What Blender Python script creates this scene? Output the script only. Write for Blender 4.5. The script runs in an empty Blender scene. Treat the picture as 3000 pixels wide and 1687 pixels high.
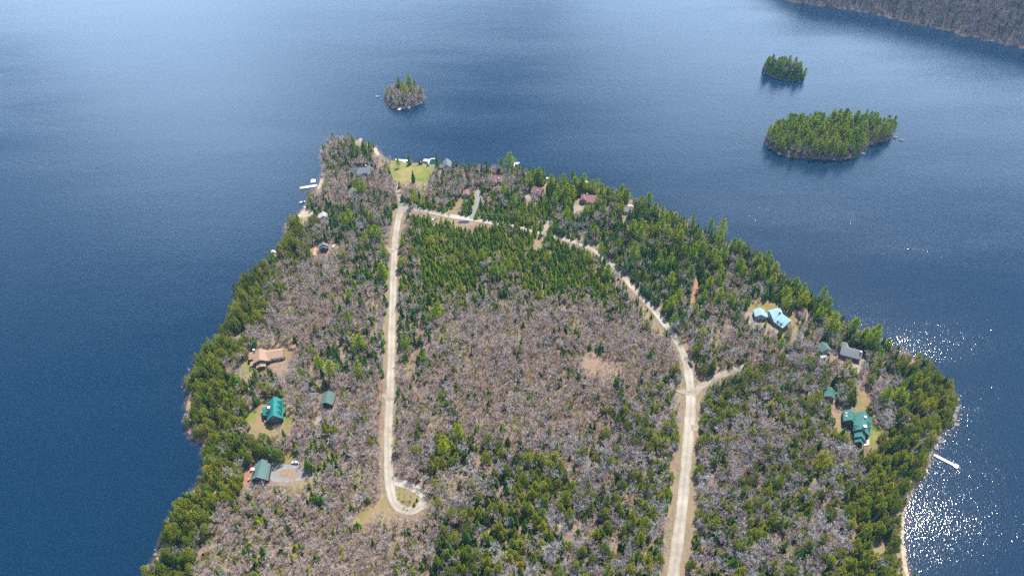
import bpy, bmesh, math, random
import numpy as np
from mathutils import Vector, Matrix
from mathutils.geometry import delaunay_2d_cdt

R = math.radians
rng = np.random.default_rng(7)
random.seed(7)
scene = bpy.context.scene
C = scene.collection

# ------------------------------------------------------------------ camera
CAM_H, PITCH, FPX = 380.0, R(42.8), 2027.0
PW, PH = 3000.0, 1687.0
cam_data = bpy.data.cameras.new('camera')
cam_data.sensor_width = 36.0
cam_data.lens = 36.0 * FPX / PW
cam_data.clip_start = 1.0
cam_data.clip_end = 12000.0
cam = bpy.data.objects.new('camera', cam_data)
cam.location = (0, 0, CAM_H)
cam.rotation_euler = (math.pi / 2 - PITCH, 0, 0)
C.objects.link(cam)
scene.camera = cam

# ------------------------------------------------------------------ sky and sun
SUN_EL, SUN_AZ = R(58.0), R(26.0)          # azimuth measured to the right of the view direction (+Y)
world = bpy.data.worlds.new('World')
scene.world = world
world.use_nodes = True
wn, wl = world.node_tree.nodes, world.node_tree.links
wn.clear()
w_out = wn.new('ShaderNodeOutputWorld')
w_bg = wn.new('ShaderNodeBackground')
w_bg.inputs['Strength'].default_value = 0.07
sky = wn.new('ShaderNodeTexSky')
sky.sky_type = 'NISHITA'
sky.sun_disc = False
sky.sun_elevation = SUN_EL
sky.sun_rotation = SUN_AZ
sky.air_density = 1.0
sky.dust_density = 0.8
# soft broken cloud, alike in every direction, thickening towards the horizon as seen through more air
w_tc = wn.new('ShaderNodeTexCoord')
w_map = wn.new('ShaderNodeMapping')
w_map.inputs['Scale'].default_value = (1.0, 1.0, 1.8)
w_map.inputs['Location'].default_value = (8.8, 8.1, 4.0)
w_noise = wn.new('ShaderNodeTexNoise')
w_noise.inputs['Scale'].default_value = 1.7
w_noise.inputs['Detail'].default_value = 4.0
w_noise.inputs['Roughness'].default_value = 0.5
w_noise.inputs['Distortion'].default_value = 0.5
w_sep = wn.new('ShaderNodeSeparateXYZ')
w_el = wn.new('ShaderNodeMapRange')
w_el.interpolation_type = 'SMOOTHSTEP'
w_el.inputs['From Min'].default_value = 0.24
w_el.inputs['From Max'].default_value = 0.78
w_el.inputs['To Min'].default_value = 0.175
w_el.inputs['To Max'].default_value = -0.22
w_add = wn.new('ShaderNodeMath')
w_add.operation = 'ADD'
w_ramp = wn.new('ShaderNodeMapRange')
w_ramp.interpolation_type = 'SMOOTHSTEP'
w_ramp.inputs['From Min'].default_value = 0.42
w_ramp.inputs['From Max'].default_value = 0.70
w_mix = wn.new('ShaderNodeMix')
w_mix.data_type = 'RGBA'
w_mix.inputs[7].default_value = (20.0, 26.5, 35.5, 1)
wl.new(w_tc.outputs['Generated'], w_map.inputs['Vector'])
wl.new(w_map.outputs['Vector'], w_noise.inputs['Vector'])
wl.new(w_tc.outputs['Generated'], w_sep.inputs[0])
wl.new(w_sep.outputs['Z'], w_el.inputs['Value'])
wl.new(w_noise.outputs['Fac'], w_add.inputs[0])
wl.new(w_el.outputs['Result'], w_add.inputs[1])
wl.new(w_add.outputs[0], w_ramp.inputs['Value'])
wl.new(w_ramp.outputs['Result'], w_mix.inputs[0])
wl.new(sky.outputs['Color'], w_mix.inputs[6])
wl.new(w_mix.outputs[2], w_bg.inputs['Color'])
wl.new(w_bg.outputs['Background'], w_out.inputs['Surface'])

sun_data = bpy.data.lights.new('sun', 'SUN')
sun_data.energy = 5.0
sun_data.angle = R(0.53)
sun_data.color = (1.0, 0.93, 0.82)
sun = bpy.data.objects.new('sun', sun_data)
to_sun = Vector((math.sin(SUN_AZ) * math.cos(SUN_EL), math.cos(SUN_AZ) * math.cos(SUN_EL), math.sin(SUN_EL)))
sun.rotation_euler = to_sun.to_track_quat('Z', 'Y').to_euler()
sun.location = (0, 0, 500)
C.objects.link(sun)

scene.view_settings.view_transform = 'Standard'
scene.view_settings.look = 'None'
scene.view_settings.gamma = 1.0
scene.view_settings.exposure = 0.62
scene.view_settings.use_curve_mapping = False
scene.render.engine = 'CYCLES'
cy = scene.cycles
cy.max_bounces = 6
cy.diffuse_bounces = 1
cy.glossy_bounces = 2
cy.transmission_bounces = 2
cy.transparent_max_bounces = 6
cy.volume_bounces = 0
cy.use_denoising = False
cy.denoiser = 'OPENIMAGEDENOISE'
cy.denoising_input_passes = 'RGB_ALBEDO_NORMAL'
cy.sample_clamp_indirect = 4.0

# ------------------------------------------------------------------ picture <-> place
RIGHT = np.array([1.0, 0, 0])
FWD = np.array([0, math.cos(PITCH), -math.sin(PITCH)])
UP = np.array([0, math.sin(PITCH), math.cos(PITCH)])


def unproj(x, y, z=0.0):
    d = FWD + (x - PW / 2) / FPX * RIGHT - (y - PH / 2) / FPX * UP
    t = (z - CAM_H) / d[2]
    return np.array([t * d[0], t * d[1]])


def proj(P):
    P = np.atleast_2d(P).astype(float)
    q = P - np.array([0, 0, CAM_H])
    dep = q @ FWD
    dep = np.where(dep < 1, 1, dep)
    return np.stack([PW / 2 + FPX * (q @ RIGHT) / dep, PH / 2 - FPX * (q @ UP) / dep, FPX / dep], 1)


def upoly(pts, z=0.0):
    return np.array([unproj(x, y, z) for x, y in pts])


MAIN_PX = [(425, 1687), (470, 1600), (500, 1520), (540, 1462), (585, 1425), (605, 1390), (594, 1342), (592, 1298), (566, 1288),
           (552, 1240), (545, 1195), (552, 1150), (550, 1120), (556, 1095), (574, 1050), (620, 1010), (673, 938), (672, 908),
           (694, 846), (752, 792), (800, 752), (838, 704), (836, 658), (868, 636), (884, 612), (900, 590), (926, 556), (940, 522), (948, 498), (942, 472),
           (940, 445), (953, 424), (985, 414), (1022, 411), (1053, 414), (1080, 424), (1103, 434), (1112, 448), (1122, 462), (1150, 473),
           (1171, 471), (1202, 477), (1233, 480), (1257, 484), (1276, 482), (1300, 482), (1340, 490), (1390, 496), (1450, 500), (1500, 497),
           (1530, 500), (1560, 520), (1600, 534), (1650, 536), (1700, 543), (1760, 556), (1830, 580), (1900, 606), (1965, 632),
           (2040, 665), (2125, 712), (2240, 772), (2365, 862), (2425, 920), (2540, 990), (2640, 1033), (2700, 1066),
           (2755, 1108), (2788, 1150), (2806, 1190), (2800, 1225), (2780, 1252), (2752, 1290), (2730, 1330), (2705, 1395),
           (2672, 1440), (2648, 1480), (2643, 1520), (2650, 1600), (2655, 1687)]
main_poly = upoly(MAIN_PX)
main_poly = np.vstack([main_poly, [[main_poly[-1][0] + 4, 60], [main_poly[0][0] - 10, 60]]])
ISL_PX = [
    [(1121, 288), (1135, 305), (1150, 318), (1180, 319), (1210, 313), (1238, 301), (1247, 286), (1235, 271), (1205, 263), (1165, 263), (1135, 273)],
    [(2233, 207), (2250, 220), (2277, 231), (2310, 238), (2345, 242), (2356, 233), (2345, 215), (2310, 203), (2270, 196), (2245, 198)],
    [(2236, 411), (2251, 429), (2282, 452), (2312, 461), (2379, 465), (2450, 468), (2506, 462), (2530, 447), (2540, 426), (2568, 421),
     (2598, 411), (2614, 398), (2616, 388), (2600, 377), (2540, 367), (2450, 361), (2370, 363), (2310, 371), (2260, 388)],
]
isl_poly = [upoly(p) for p in ISL_PX]
FAR_PX = [(2317, 2), (2393, 14), (2449, 21), (2530, 33), (2589, 45), (2641, 59), (2718, 75), (2764, 84), (2823, 101), (2886, 115),
          (2956, 129), (3000, 140), (3090, 165)]
far_line = upoly(FAR_PX)
far_poly = np.vstack([far_line, [[1150, 850], [1500, 800], [1700, 1900], [500, 2100], [150, 1500], [330, 1290]]])


def inside(P, poly):
    x, y = P[:, 0], P[:, 1]
    r = np.zeros(len(P), bool)
    n = len(poly)
    for i in range(n):
        x1, y1 = poly[i]
        x2, y2 = poly[(i + 1) % n]
        if y1 == y2:
            continue
        c = (y1 > y) != (y2 > y)
        r ^= c & (x < (x2 - x1) * (y - y1) / (y2 - y1) + x1)
    return r


def seg_dist(P, poly, closed=True):
    n = len(poly)
    best = np.full(len(P), 1e18)
    for i in range(n if closed else n - 1):
        a = poly[i]
        b = poly[(i + 1) % n]
        ab = b - a
        L = float(ab @ ab) + 1e-9
        t = np.clip(((P - a) @ ab) / L, 0, 1)
        q = P - a - t[:, None] * ab
        best = np.minimum(best, (q * q).sum(1))
    return np.sqrt(best)


def sdf(P, poly):
    d = seg_dist(P, poly)
    return np.where(inside(P, poly), d, -d)


def wob(P, s):
    x, y = P[:, 0] / s, P[:, 1] / s
    return (np.sin(x * 1.3 + 2.1 * np.sin(y * 0.7)) + np.sin(y * 1.7 + 1.3 * np.sin(x * 1.1 + 1)) + 0.6 * np.sin(2.3 * x - 1.9 * y + 0.5)) / 2.6


def sd_main(P):
    return sdf(P, main_poly) + 1.5 * wob(P, 9.0) + 0.7 * wob(P + 50, 3.3)


def sd_isl(P, k):
    return sdf(P, isl_poly[k]) + 1.0 * wob(P, 6.0) + 0.5 * wob(P + 31, 2.7)


def sd_far(P):
    return sdf(P, far_poly) + 2.0 * wob(P, 14.0)


def h_of(d, kind):
    dp = np.maximum(d, 0)
    if kind == 'main':
        up = 0.45 * (1 - np.exp(-dp / 2.0)) + 3.4 * (1 - np.exp(-dp / 26.0))
    elif kind == 'island':
        up = 0.5 * (1 - np.exp(-dp / 1.2)) + 2.6 * (1 - np.exp(-dp / 9.0))
    else:
        up = 0.8 * (1 - np.exp(-dp / 2.0)) + 95 * (1 - np.exp(-dp / 110.0))
    return np.where(d > 0, up, np.maximum(d * 0.16, -3.5))


def ground(P):
    """height of the main land (and islands) at world points"""
    P = np.atleast_2d(np.asarray(P, float))
    d = sd_main(P)
    z = h_of(d, 'main') + 1.1 * wob(P, 45.0) * np.clip(d / 60.0, 0, 1)
    return z


def gz(x, y):
    return float(ground([[x, y]])[0])


def on_ground(x, y, extra=0.0):
    """world point under a picture point, on the land"""
    z = 2.5
    for _ in range(4):
        p = unproj(x, y, z + extra)
        z = gz(p[0], p[1])
    return np.array([p[0], p[1], z])


# ------------------------------------------------------------------ materials
def mat(name, color, rough=0.8, var=0.0, scale=0.3, color2=None, bump=0.0, metallic=0.0, spec=0.3, detail=4.0, scale2=None, color3=None, rand=0.0):
    m = bpy.data.materials.new(name)
    m.use_nodes = True
    nt = m.node_tree
    n, l = nt.nodes, nt.links
    b = n['Principled BSDF']
    b.inputs['Roughness'].default_value = rough
    b.inputs['Metallic'].default_value = metallic
    b.inputs['Specular IOR Level'].default_value = spec
    b.inputs['Base Color'].default_value = (*color, 1)
    src = None
    if color2 is not None:
        tc = n.new('ShaderNodeNewGeometry')
        nz = n.new('ShaderNodeTexNoise')
        nz.inputs['Scale'].default_value = scale
        nz.inputs['Detail'].default_value = detail
        nz.inputs['Roughness'].default_value = 0.62
        l.new(tc.outputs['Position'], nz.inputs['Vector'])
        rp = n.new('ShaderNodeMapRange')
        rp.inputs['From Min'].default_value = 0.36
        rp.inputs['From Max'].default_value = 0.64
        l.new(nz.outputs['Fac'], rp.inputs['Value'])
        mx = n.new('ShaderNodeMix')
        mx.data_type = 'RGBA'
        mx.inputs[6].default_value = (*color, 1)
        mx.inputs[7].default_value = (*color2, 1)
        l.new(rp.outputs['Result'], mx.inputs[0])
        src = mx.outputs[2]
        if color3 is not None:
            nz2 = n.new('ShaderNodeTexNoise')
            nz2.inputs['Scale'].default_value = scale2
            nz2.inputs['Detail'].default_value = 3.0
            l.new(tc.outputs['Position'], nz2.inputs['Vector'])
            rp2 = n.new('ShaderNodeMapRange')
            rp2.inputs['From Min'].default_value = 0.45
            rp2.inputs['From Max'].default_value = 0.65
            l.new(nz2.outputs['Fac'], rp2.inputs['Value'])
            mx2 = n.new('ShaderNodeMix')
            mx2.data_type = 'RGBA'
            mx2.inputs[7].default_value = (*color3, 1)
            l.new(rp2.outputs['Result'], mx2.inputs[0])
            l.new(src, mx2.inputs[6])
            src = mx2.outputs[2]
        l.new(src, b.inputs['Base Color'])
        if bump:
            bp = n.new('ShaderNodeBump')
            bp.inputs['Strength'].default_value = bump
            bp.inputs['Distance'].default_value = 0.3
            l.new(nz.outputs['Fac'], bp.inputs['Height'])
            l.new(bp.outputs['Normal'], b.inputs['Normal'])
    return m


def leaf_mat(name, ca, cb, cc, trans=0.25, nscale=0.6):
    """foliage or twigs: colour differs from tree to tree and from clump to clump"""
    m = bpy.data.materials.new(name)
    m.use_nodes = True
    nt = m.node_tree
    n, l = nt.nodes, nt.links
    n.clear()
    out = n.new('ShaderNodeOutputMaterial')
    oi = n.new('ShaderNodeObjectInfo')
    rp = n.new('ShaderNodeValToRGB')
    e = rp.color_ramp.elements
    e[0].color = (*ca, 1)
    e[1].color = (*cc, 1)
    e.new(0.5).color = (*cb, 1)
    geo = n.new('ShaderNodeNewGeometry')
    big = n.new('ShaderNodeTexNoise')          # stands of like colour, a few dozen metres across
    big.inputs['Scale'].default_value = 0.028
    big.inputs['Detail'].default_value = 2.0
    l.new(geo.outputs['Position'], big.inputs['Vector'])
    bmr = n.new('ShaderNodeMapRange')
    bmr.inputs['From Min'].default_value = 0.32
    bmr.inputs['From Max'].default_value = 0.68
    l.new(big.outputs['Fac'], bmr.inputs['Value'])
    fm = n.new('ShaderNodeMix')
    fm.inputs[0].default_value = 0.45
    l.new(oi.outputs['Random'], fm.inputs[2])
    l.new(bmr.outputs['Result'], fm.inputs[3])
    l.new(fm.outputs[0], rp.inputs['Fac'])
    nz = n.new('ShaderNodeTexNoise')
    nz.inputs['Scale'].default_value = nscale
    nz.inputs['Detail'].default_value = 2.0
    l.new(geo.outputs['Position'], nz.inputs['Vector'])
    mr = n.new('ShaderNodeMapRange')
    mr.inputs['From Min'].default_value = 0.3
    mr.inputs['From Max'].default_value = 0.7
    mr.inputs['To Min'].default_value = 0.6
    mr.inputs['To Max'].default_value = 1.4
    l.new(nz.outputs['Fac'], mr.inputs['Value'])
    mul = n.new('ShaderNodeMix')
    mul.data_type = 'RGBA'
    mul.blend_type = 'MULTIPLY'
    mul.inputs[0].default_value = 1.0
    l.new(rp.outputs['Color'], mul.inputs[6])
    cmb = n.new('ShaderNodeCombineColor')
    for i in range(3):
        l.new(mr.outputs['Result'], cmb.inputs[i])
    l.new(cmb.outputs['Color'], mul.inputs[7])
    df = n.new('ShaderNodeBsdfDiffuse')
    l.new(mul.outputs[2], df.inputs['Color'])
    if trans > 0:
        tr = n.new('ShaderNodeBsdfTranslucent')
        l.new(mul.outputs[2], tr.inputs['Color'])
        ms = n.new('ShaderNodeMixShader')
        ms.inputs[0].default_value = trans
        l.new(df.outputs[0], ms.inputs[1])
        l.new(tr.outputs[0], ms.inputs[2])
        l.new(ms.outputs[0], out.inputs['Surface'])
    else:
        l.new(df.outputs[0], out.inputs['Surface'])
    return m


M = {}
M['ground'] = mat('forest_floor', (0.29, 0.195, 0.15), 0.95, color2=(0.165, 0.108, 0.082), scale=0.55, detail=7, color3=(0.25, 0.21, 0.11), scale2=0.035, bump=0.5)
M['island_ground'] = mat('island_soil', (0.12, 0.09, 0.07), 0.95, color2=(0.06, 0.048, 0.04), scale=0.5, detail=6, bump=0.5)
M['far_ground'] = mat('far_forest_floor', (0.13, 0.105, 0.09), 0.95, color2=(0.07, 0.055, 0.05), scale=0.2, detail=5)
M['grass'] = mat('lawn_grass', (0.16, 0.19, 0.03), 0.95, color2=(0.24, 0.21, 0.07), scale=0.16, detail=6, color3=(0.11, 0.18, 0.02), scale2=0.05, bump=0.4)
M['grass_fresh'] = mat('fresh_lawn_grass', (0.125, 0.175, 0.02), 0.95, color2=(0.27, 0.21, 0.085), scale=0.07, color3=(0.10, 0.16, 0.016), scale2=0.045, detail=6, bump=0.3)
M['dry_grass'] = mat('dry_grass', (0.25, 0.20, 0.075), 0.95, color2=(0.17, 0.15, 0.05), scale=0.3, detail=7, color3=(0.27, 0.19, 0.115), scale2=0.08, bump=0.5)
M['dirt'] = mat('bare_dirt', (0.31, 0.22, 0.16), 0.95, color2=(0.22, 0.15, 0.105), scale=0.5, detail=7, bump=0.5)
M['red_dirt'] = mat('red_dirt', (0.38, 0.21, 0.14), 0.95, color2=(0.28, 0.15, 0.10), scale=0.5, detail=6, bump=0.4)
M['gravel_grey'] = mat('grey_gravel', (0.28, 0.275, 0.275), 0.95, color2=(0.21, 0.205, 0.205), scale=0.35, detail=8, bump=0.4)
M['gravel_pale'] = mat('pale_gravel', (0.34, 0.295, 0.25), 0.95, color2=(0.25, 0.21, 0.17), scale=0.35, detail=8, bump=0.4)
M['sand'] = mat('wet_sand', (0.33, 0.25, 0.18), 0.9, color2=(0.46, 0.38, 0.30), scale=0.4, detail=7, bump=0.5)
M['rock'] = mat('grey_rock', (0.27, 0.26, 0.255), 0.9, color2=(0.13, 0.125, 0.125), scale=0.8, detail=6, bump=0.8)
M['shoulder'] = mat('road_shoulder', (0.24, 0.195, 0.135), 0.95, color2=(0.15, 0.13, 0.065), scale=0.45, detail=8, color3=(0.26, 0.19, 0.13), scale2=0.06, bump=0.5)
M['teal'] = mat('teal_metal_roof', (0.014, 0.175, 0.150), 0.5, color2=(0.020, 0.215, 0.185), scale=0.5, spec=0.4)
M['green'] = mat('green_metal_roof', (0.045, 0.155, 0.130), 0.5, color2=(0.060, 0.190, 0.155), scale=0.6, spec=0.4)
M['greygreen'] = mat('grey_green_shingle', (0.085, 0.145, 0.135), 0.85, color2=(0.105, 0.17, 0.155), scale=1.5, detail=6)
M['greyroof'] = mat('grey_shingle', (0.21, 0.225, 0.23), 0.85, color2=(0.16, 0.175, 0.185), scale=1.2, detail=6)
M['darkroof'] = mat('slate_shingle', (0.14, 0.155, 0.185), 0.85, color2=(0.18, 0.195, 0.225), scale=1.2, detail=6)
M['paleroof'] = mat('pale_shingle', (0.42, 0.43, 0.43), 0.8, color2=(0.34, 0.35, 0.36), scale=1.2, detail=6)
M['tanroof'] = mat('tan_shingle', (0.36, 0.24, 0.165), 0.85, color2=(0.31, 0.205, 0.14), scale=1.3, detail=6)
M['redroof'] = mat('maroon_shingle', (0.20, 0.095, 0.10), 0.85, color2=(0.255, 0.125, 0.125), scale=1.0, detail=6)
M['pinkroof'] = mat('faded_red_shingle', (0.30, 0.16, 0.15), 0.85, color2=(0.235, 0.125, 0.12), scale=1.0, detail=6)
M['blueroof'] = mat('light_blue_metal_roof', (0.26, 0.44, 0.51), 0.45, color2=(0.31, 0.49, 0.555), scale=0.5, spec=0.5)
M['pale_edge'] = mat('pale_blue_roof_edge', (0.62, 0.76, 0.82), 0.5)
M['log'] = mat('dark_log_wall', (0.085, 0.055, 0.04), 0.85, color2=(0.06, 0.04, 0.03), scale=1.5)
M['brownwall'] = mat('brown_wall', (0.16, 0.10, 0.07), 0.85, color2=(0.125, 0.08, 0.055), scale=1.5)
M['greywall'] = mat('grey_clapboard', (0.26, 0.265, 0.27), 0.85, color2=(0.21, 0.215, 0.22), scale=1.5)
M['redwall'] = mat('red_barn_wall', (0.33, 0.055, 0.04), 0.85, color2=(0.26, 0.045, 0.035), scale=1.5)
M['tanwall'] = mat('tan_wall', (0.30, 0.215, 0.15), 0.85, color2=(0.25, 0.18, 0.125), scale=1.5)
M['glass'] = mat('window_glass', (0.02, 0.03, 0.045), 0.2, spec=0.4)
M['white'] = mat('white_paint', (0.78, 0.78, 0.77), 0.6, color2=(0.68, 0.68, 0.67), scale=1.5)
M['garage'] = mat('pale_door', (0.45, 0.47, 0.46), 0.6)
M['dock'] = mat('weathered_white_dock', (0.72, 0.72, 0.70), 0.75, color2=(0.58, 0.575, 0.55), scale=1.2, detail=6)
M['dockgrey'] = mat('weathered_grey_wood', (0.32, 0.31, 0.30), 0.85, color2=(0.22, 0.215, 0.21), scale=1.2, detail=6)
M['dockyellow'] = mat('yellow_dock_boards', (0.66, 0.56, 0.27), 0.75, color2=(0.56, 0.47, 0.22), scale=1.2)
M['deckwood'] = mat('pink_brown_deck', (0.50, 0.33, 0.24), 0.85, color2=(0.42, 0.27, 0.19), scale=1.2)
M['stone'] = mat('chimney_stone', (0.22, 0.205, 0.20), 0.9, color2=(0.14, 0.13, 0.13), scale=2.0)
M['cap'] = mat('chimney_cap', (0.72, 0.72, 0.72), 0.6)
M['pole'] = mat('pole_wood', (0.36, 0.33, 0.30), 0.85)
M['wire'] = mat('wire', (0.16, 0.16, 0.165), 0.6)
M['navy'] = mat('dark_blue_car_paint', (0.02, 0.03, 0.05), 0.6, spec=0.25)
M['silver'] = mat('silver_car_paint', (0.50, 0.53, 0.57), 0.35, spec=0.6)
M['whitecar'] = mat('white_car_paint', (0.78, 0.78, 0.78), 0.35, spec=0.6)
M['tyre'] = mat('tyre_rubber', (0.02, 0.02, 0.02), 0.9)
M['bark'] = mat('grey_bark', (0.20, 0.165, 0.14), 0.95, color2=(0.30, 0.26, 0.23), scale=1.0)
M['darkbark'] = mat('brown_bark', (0.085, 0.06, 0.045), 0.95)
M['birchbark'] = mat('white_birch_bark', (0.62, 0.59, 0.55), 0.9, color2=(0.42, 0.39, 0.36), scale=1.5)
M['brush'] = mat('cut_brush', (0.40, 0.34, 0.31), 0.95, color2=(0.25, 0.20, 0.18), scale=1.0)
M['pond'] = mat('puddle_water', (0.045, 0.055, 0.08), 0.12, spec=0.5)

L = {}
L['spruce'] = leaf_mat('spruce_needles', (0.020, 0.066, 0.012), (0.070, 0.155, 0.010), (0.185, 0.238, 0.014), 0.22)
L['young'] = leaf_mat('young_fir_needles', (0.060, 0.150, 0.006), (0.170, 0.255, 0.006), (0.300, 0.305, 0.012), 0.26)
L['cedar'] = leaf_mat('cedar_foliage', (0.062, 0.105, 0.008), (0.185, 0.220, 0.010), (0.330, 0.305, 0.026), 0.26)
L['pine'] = leaf_mat('pine_needles', (0.110, 0.230, 0.008), (0.250, 0.330, 0.008), (0.360, 0.370, 0.012), 0.30)
L['bare'] = leaf_mat('bare_twigs', (0.47, 0.325, 0.26), (0.51, 0.385, 0.325), (0.51, 0.42, 0.385), 0.08, 0.25)
L['greybare'] = leaf_mat('grey_twigs', (0.34, 0.30, 0.30), (0.43, 0.395, 0.395), (0.52, 0.49, 0.495), 0.08, 0.25)
L['bud'] = leaf_mat('budding_twigs', (0.33, 0.28, 0.12), (0.35, 0.32, 0.10), (0.40, 0.40, 0.05), 0.25, 0.25)
L['birch'] = leaf_mat('birch_twigs', (0.36, 0.28, 0.21), (0.42, 0.35, 0.27), (0.40, 0.37, 0.20), 0.15, 0.25)
L['farbare'] = leaf_mat('far_bare_twigs', (0.13, 0.12, 0.12), (0.21, 0.19, 0.185), (0.30, 0.265, 0.24), 0.0, 0.1)


def road_material():
    m = mat('gravel_road', (0.37, 0.335, 0.285), 0.95, color2=(0.285, 0.25, 0.205), scale=0.22, detail=9, color3=(0.42, 0.385, 0.335), scale2=0.05, bump=0.25)
    nt = m.node_tree
    n, l = nt.nodes, nt.links
    b = n['Principled BSDF']
    src = b.inputs['Base Color'].links[0].from_socket
    at = n.new('ShaderNodeAttribute')
    at.attribute_name = 'across'
    # wheel tracks worn paler than the crown of the road
    w = n.new('ShaderNodeMath'); w.operation = 'MULTIPLY'; w.inputs[1].default_value = 6.2832 * 2.0
    l.new(at.outputs['Fac'], w.inputs[0])
    c = n.new('ShaderNodeMath'); c.operation = 'COSINE'
    l.new(w.outputs[0], c.inputs[0])
    mr = n.new('ShaderNodeMapRange')
    mr.inputs['From Min'].default_value = -1
    mr.inputs['From Max'].default_value = 1
    mr.inputs['To Min'].default_value = 1.08
    mr.inputs['To Max'].default_value = 0.92
    l.new(c.outputs[0], mr.inputs['Value'])
    mul = n.new('ShaderNodeVectorMath'); mul.operation = 'SCALE'
    l.new(src, mul.inputs[0])
    l.new(mr.outputs['Result'], mul.inputs['Scale'])
    l.new(mul.outputs[0], b.inputs['Base Color'])
    return m


M['road'] = road_material()


def water_material():
    m = bpy.data.materials.new('lake_water')
    m.use_nodes = True
    nt = m.node_tree
    n, l = nt.nodes, nt.links
    b = n['Principled BSDF']
    b.inputs['Roughness'].default_value = 0.125
    b.inputs['IOR'].default_value = 1.6
    geo = n.new('ShaderNodeNewGeometry')
    # shallows: the brown lake bed shows through near the shore
    at = n.new('ShaderNodeAttribute'); at.attribute_name = 'depth'
    mr = n.new('ShaderNodeMapRange')
    mr.inputs['From Min'].default_value = 0.0
    mr.inputs['From Max'].default_value = 1.0
    l.new(at.outputs['Fac'], mr.inputs['Value'])
    mx = n.new('ShaderNodeMix'); mx.data_type = 'RGBA'
    mx.inputs[6].default_value = (0.13, 0.085, 0.055, 1)
    mx.inputs[7].default_value = (0.0005, 0.0200, 0.050, 1)
    l.new(mr.outputs['Result'], mx.inputs[0])
    l.new(mx.outputs[2], b.inputs['Base Color'])

    def noise(scale, sx, sy, rot, detail):
        mp = n.new('ShaderNodeMapping')
        mp.inputs['Rotation'].default_value = (0, 0, rot)
        mp.inputs['Scale'].default_value = (sx, sy, 1)
        l.new(geo.outputs['Position'], mp.inputs['Vector'])
        t = n.new('ShaderNodeTexNoise')
        t.inputs['Scale'].default_value = scale
        t.inputs['Detail'].default_value = detail
        t.inputs['Roughness'].default_value = 0.55
        l.new(mp.outputs['Vector'], t.inputs['Vector'])
        return t.outputs['Fac']
    a = noise(0.95, 1.0, 0.65, R(25), 2.0)
    c = noise(0.22, 1.0, 0.6, R(40), 2.0)
    gust = noise(0.006, 0.6, 2.2, R(12), 4.0)
    g = n.new('ShaderNodeMapRange')
    g.inputs['From Min'].default_value = 0.35
    g.inputs['From Max'].default_value = 0.65
    g.inputs['To Min'].default_value = 0.5
    g.inputs['To Max'].default_value = 1.2
    l.new(gust, g.inputs['Value'])
    s1 = n.new('ShaderNodeMath'); s1.operation = 'MULTIPLY_ADD'
    s1.inputs[1].default_value = 0.5
    l.new(c, s1.inputs[0]); l.new(a, s1.inputs[2])
    s2 = n.new('ShaderNodeMath'); s2.operation = 'MULTIPLY'
    l.new(s1.outputs[0], s2.inputs[0]); l.new(g.outputs['Result'], s2.inputs[1])
    bp = n.new('ShaderNodeBump')
    bp.inputs['Strength'].default_value = 1.0
    bp.inputs['Distance'].default_value = 0.20
    l.new(s2.outputs[0], bp.inputs['Height'])
    l.new(bp.outputs['Normal'], b.inputs['Normal'])
    return m


M['water'] = water_material()


# ------------------------------------------------------------------ object helpers
def mesh_from(name, V, F, mats, midx=None, smooth=False):
    me = bpy.data.meshes.new(name)
    me.from_pydata([tuple(v) for v in V], [], [tuple(f) for f in F])
    for mm in (mats if isinstance(mats, (list, tuple)) else [mats]):
        me.materials.append(mm)
    if midx is not None:
        me.polygons.foreach_set('material_index', np.asarray(midx, np.int32))
    if smooth:
        me.polygons.foreach_set('use_smooth', np.ones(len(me.polygons), bool))
    me.update()
    return me


def add(name, me, parent=None, loc=(0, 0, 0), rot=(0, 0, 0)):
    o = bpy.data.objects.new(name, me)
    C.objects.link(o)
    o.location = loc
    o.rotation_euler = rot
    if parent is not None:
        o.parent = parent
    return o


def tag(o, label=None, cat=None, group=None, kind=None):
    if label: o['label'] = label
    if cat: o['category'] = cat
    if group: o['group'] = group
    if kind: o['kind'] = kind
    return o


def empty(name, loc=(0, 0, 0), rz=0.0):
    o = bpy.data.objects.new(name, None)
    o.empty_display_size = 1.0
    C.objects.link(o)
    o.location = loc
    o.rotation_euler = (0, 0, rz)
    return o


class MB:
    def __init__(self):
        self.V, self.F = [], []

    def poly(self, pts):
        k = len(self.V)
        self.V += [tuple(p) for p in pts]
        self.F.append(tuple(range(k, k + len(pts))))

    def hull8(self, b, t):
        """prism between two rings of the same length, bottom then top"""
        k = len(self.V)
        n = len(b)
        self.V += [tuple(p) for p in b] + [tuple(p) for p in t]
        self.F.append(tuple(range(k + n - 1, k - 1, -1)))
        self.F.append(tuple(range(k + n, k + 2 * n)))
        for i in range(n):
            j = (i + 1) % n
            self.F.append((k + i, k + j, k + n + j, k + n + i))

    def box(self, x0, x1, y0, y1, z0, z1):
        self.hull8([(x0, y0, z0), (x1, y0, z0), (x1, y1, z0), (x0, y1, z0)], [(x0, y0, z1), (x1, y0, z1), (x1, y1, z1), (x0, y1, z1)])

    def tube(self, p, q, r0, r1, n=6):
        p, q = Vector(p), Vector(q)
        d = (q - p).normalized()
        a = d.orthogonal().normalized()
        b = d.cross(a)
        ring = lambda c, r: [tuple(c + (a * math.cos(2 * math.pi * i / n) + b * math.sin(2 * math.pi * i / n)) * r) for i in range(n)]
        self.hull8(ring(p, r0), ring(q, r1))

    def mesh(self, name, m, smooth=False):
        return mesh_from(name, self.V, self.F, m, smooth=smooth)

    def build(self, name, m, parent=None, loc=(0, 0, 0), smooth=False):
        return add(name, self.mesh(name, m, smooth), parent, loc)


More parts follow.
